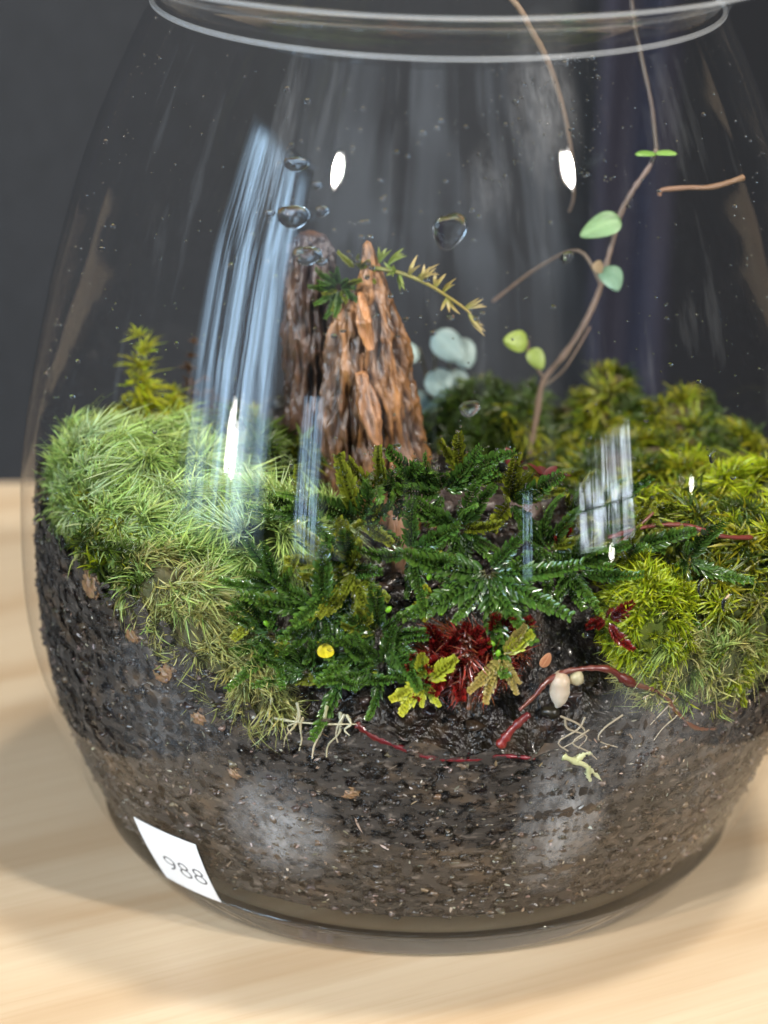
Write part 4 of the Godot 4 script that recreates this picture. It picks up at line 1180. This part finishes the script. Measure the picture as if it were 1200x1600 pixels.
	for q in [[Vector3(3, 109, -50), Vector3(0.7, -0.6, 0.3), 6.5, 8.0], [Vector3(9, 107, -51), Vector3(0.4, -0.9, 0.3), 5.5, 6.5], [Vector3(3, 100, -47), Vector3(0.5, -0.9, 0.4), 6.5, 7.0], [Vector3(8, 99, -50), Vector3(0.3, -0.9, 0.3), 5.5, 6.0], [Vector3(-1, 94, -48), Vector3(-0.2, -1, 0.3), 6.0, 6.5], [Vector3(2, 92, -46), Vector3(0.5, -0.8, 0.4), 5.0, 6.0], [Vector3(1, 86, -45), Vector3(0.1, -1, 0.5), 6.0, 7.0], [Vector3(-1, 104, -51), Vector3(-0.6, -0.2, 0.3), 4.5, 5.0]]:
		var at: Vector3 = q[0] + Vector3(-1.5, 2.5, 0)
		var l := obj("leaf", round_leaf(q[2] * 1.3, q[3] * 1.25, 0.25, Color(0.27, 0.36, 0.33), Color(0.37, 0.47, 0.43)), lm, pl, at - pb)
		l.basis = frame(q[1], Vector3(0.1, 0.5, 1))
		var m := MB.new()
		m.tube(curve([Vector3(2, 84, -53) - pb, (at + Vector3(2, 80, -53)) * 0.5 - pb + Vector3(0, 4, -2), at - pb], 12), taper(13, 0.5, 0.35), 6, Color(0.14, 0.09, 0.06), Color(0.16, 0.14, 0.08))
		obj("stem", m, sm, pl)

func drops() -> void:
	var g := mat(Color.WHITE, 0.0, {"refraction_enabled": true, "refraction_scale": 0.033})
	g.albedo_color = Color(1, 1, 1, 0.0)
	var dome := MB.new()   # a shallow bead lying on the glass, bulging along +z
	var rows := 10
	var cols := 24
	for i in rows + 1:
		var e := PI * i / rows
		for j in cols + 1:
			var a := TAU * j / cols
			var k := 1.0 + 0.12 * sin(a * 2.0 + 0.7) + 0.07 * sin(a * 3.0)
			dome.vert(Vector3(sin(e) * cos(a) * k, sin(e) * sin(a) * k, cos(e) * 0.3), Vector3(sin(e) * cos(a), sin(e) * sin(a), cos(e) * 2.0).normalized())
	for i in rows:
		for j in cols:
			var q := i * (cols + 1) + j
			dome.quad(q, q + 1, q + cols + 2, q + cols + 1)
	dome.smooth()
	var dm := dome.mesh()
	var k2 := 0
	for q in [[-22.2, 183.7, 2.7, 1.7, "widest bead of water at upper left, beside the left glare"], [-18.2, 180.1, 1.0, 1.0, "tiny round bead of water just under the widest one at upper left"], [-16.8, 175.3, 1.3, 1.3, "round dark rimmed bead of water under the left glare"], [-21.2, 173.6, 3.4, 2.8, "large flat bead of water above the driftwood at left"], [-25.2, 173.6, 1.0, 0.8, "glinting bead of water on the edge of the large flat one"], [2.6, 173.0, 3.2, 4.2, "big dark bead of water right above the yellow moss strand"], [-18.2, 166.5, 3.0, 2.2, "bead of water over the purple grey top of the stump"], [-16.0, 165.5, 1.2, 0.9, "small bead of water at the right of the one on the stump top"], [20.0, 167.3, 1.3, 1.4, "pale round bead of water left of the big vine leaf"], [5.6, 138.0, 1.9, 1.9, "dark round bead of water over the mint leaves"], [38.6, 94.4, 1.5, 2.2, "green tinted oval bead of water on the right moss"], [43.1, 88.9, 1.7, 2.0, "rounder green tinted bead of water at the right edge of the moss"], [34.2, 87.8, 1.3, 1.3, "ring like bead of water on the lime moss pad"], [36.8, 86.8, 1.3, 1.3, "twin ring like bead of water right of the first on the lime pad"], [38.5, 81.0, 1.8, 1.7, "dark eyed bead of water at the lower edge of the lime pad"], [6.7, 60.1, 1.1, 1.1, "bead of water on the crimson root"], [-14.0, 57.5, 1.3, 1.3, "bead of water in the mud under the white roots"], [-13.2, 105.0, 1.3, 1.5, "orange tinted bead of water at the foot of the driftwood"], [30.4, 72.0, 0.9, 0.9, "bead of water right of the white nodule"], [32.0, 69.0, 1.1, 1.0, "bead of water in the fogged patch"], [34.5, 66.5, 0.9, 0.9, "bead of water low in the fogged patch"], [3.0, 155.0, 0.8, 0.8, "lone speck of water above the mint leaves"], [44.0, 120.0, 1.0, 1.5, "bead of water right of the mirrored lamps"], [58.0, 96.0, 1.3, 2.4, "long bead of water at the far right edge"], [57.0, 89.0, 1.6, 2.8, "long bead of water below the other at the far right edge"], [-4.0, 128.5, 0.8, 0.8, "bead of water on the driftwood crack"], [-62.0, 88.0, 1.4, 2.2, "dark bead of water at the lower left edge of the pale cushion"]]:
		var o := obj("water_droplet", dm, g, self, on_glass(q[0], q[1], 0.35 if k2 < 12 else -WALL - 0.5))
		o.basis = frame(Vector3.UP, glass_normal(q[0], q[1])) * Basis.from_scale(Vector3(q[2], q[3], minf(q[2], q[3]) * 1.1))
		tag(o, q[4], "water droplet", "beads of water on the glass")
		k2 += 1
	# fine spatter, too many to count
	var mm := MultiMesh.new()
	mm.transform_format = MultiMesh.TRANSFORM_3D
	var sp := SphereMesh.new()
	sp.radius = 1.0 * MM; sp.height = 1.0 * MM; sp.radial_segments = 10; sp.rings = 5
	mm.mesh = sp
	mm.instance_count = 1700
	for k in 1700:
		var deg := rng.randf_range(-85, 85)
		var h := rng.randf_range(88, 202) if k < 1000 else rng.randf_range(30, 100)
		if k < 170: deg = rng.randf_range(8, 32); h = rng.randf_range(180, 206)
		var s := rng.randf_range(0.1, 0.34) * (2.4 if rng.randf() < 0.1 else 1.0)
		if k >= 170 and k < 250: deg = rng.randf_range(-32, 8); h = rng.randf_range(150, 196); s = rng.randf_range(0.2, 0.75)
		mm.set_instance_transform(k, Transform3D(frame(Vector3.UP, glass_normal(deg, h)).rotated(Vector3.UP, 0) * Basis.from_scale(Vector3(s, s * rng.randf_range(1.0, 2.0), s)), on_glass(deg, h, -WALL - 0.15) * MM))
	var mi := MultiMeshInstance3D.new()
	mi.name = "spray"
	mi.multimesh = mm
	mi.material_override = g
	add_child(mi, true)
	tag(mi, "fine spray of tiny water specks on the inside of the glass", "", "", "stuff")

func sticker() -> void:
	# a white price label with the number 988, wrapped round the foot of the jar
	var strokes := []   # each digit as ellipses and arcs: centre, radii, from, to (in digit widths)
	var W := 256
	var H := 360
	var ink := PackedVector2Array()
	var digit := func(cx: float, cy: float, nine: bool) -> void:
		if nine:
			for k in 60:
				var a := TAU * k / 60.0
				ink.append(Vector2(cx + 21 * cos(a), cy - 20 + 21 * sin(a)))
			for k in 30:
				var u := k / 29.0
				ink.append(Vector2(cx + 21 - 3 * u - 26 * u * u, cy - 16 + 58 * u - 8 * u * u * u))
		else:
			for k in 60:
				var a := TAU * k / 60.0
				ink.append(Vector2(cx + 17 * cos(a), cy - 22 + 19 * sin(a)))
				ink.append(Vector2(cx + 21 * cos(a), cy + 20 + 23 * sin(a)))
	digit.call(92.0, 216.0, true)
	digit.call(153.0, 216.0, false)
	digit.call(214.0, 216.0, false)
	var data := PackedByteArray()
	data.resize(W * H * 4)
	data.fill(255)
	for y in H:
		for x in W:
			var i := (y * W + x) * 4
			var q := 226 + rng.randi() % 8
			data[i] = q; data[i + 1] = q; data[i + 2] = q
	for p in ink:
		for dy in range(-4, 5):
			for dx in range(-4, 5):
				var d := Vector2(dx, dy).length() * 0.85
				var x := int(p.x) + dx
				var y := int(p.y) + dy
				if d > 4.2 or x < 0 or y < 0 or x >= W or y >= H: continue
				var i := (y * W + x) * 4
				var c := int(lerpf(88, 226, smoothstep(2.4, 4.2, d)))
				for ch in 3: data[i + ch] = mini(data[i + ch], c + ch * 2)
	var tex := ImageTexture.create_from_image(Image.create_from_data(W, H, false, Image.FORMAT_RGBA8, data))
	var m := MB.new()
	for side in [0.28, 0.12]:
		for i in 13:
			for j in 11:
				var u := j / 10.0
				var v := i / 12.0
				m.vert(on_glass(lerpf(-46.5, -33.6, u), lerpf(28.0, 9.2, v), side), glass_normal(-40, 18) * (1.0 if side > 0.2 else -1.0), Color.WHITE, Vector2(u, v))
	for s in 2:
		for i in 12:
			for j in 10:
				var q := s * 143 + i * 11 + j
				m.quad(q, q + 1, q + 12, q + 11)
	m.smooth()
	tag(obj("price_label", m, mat(Color.WHITE, 0.55, {"albedo_texture": tex}), self), "white paper label printed 988 on the lower left of the jar", "label")
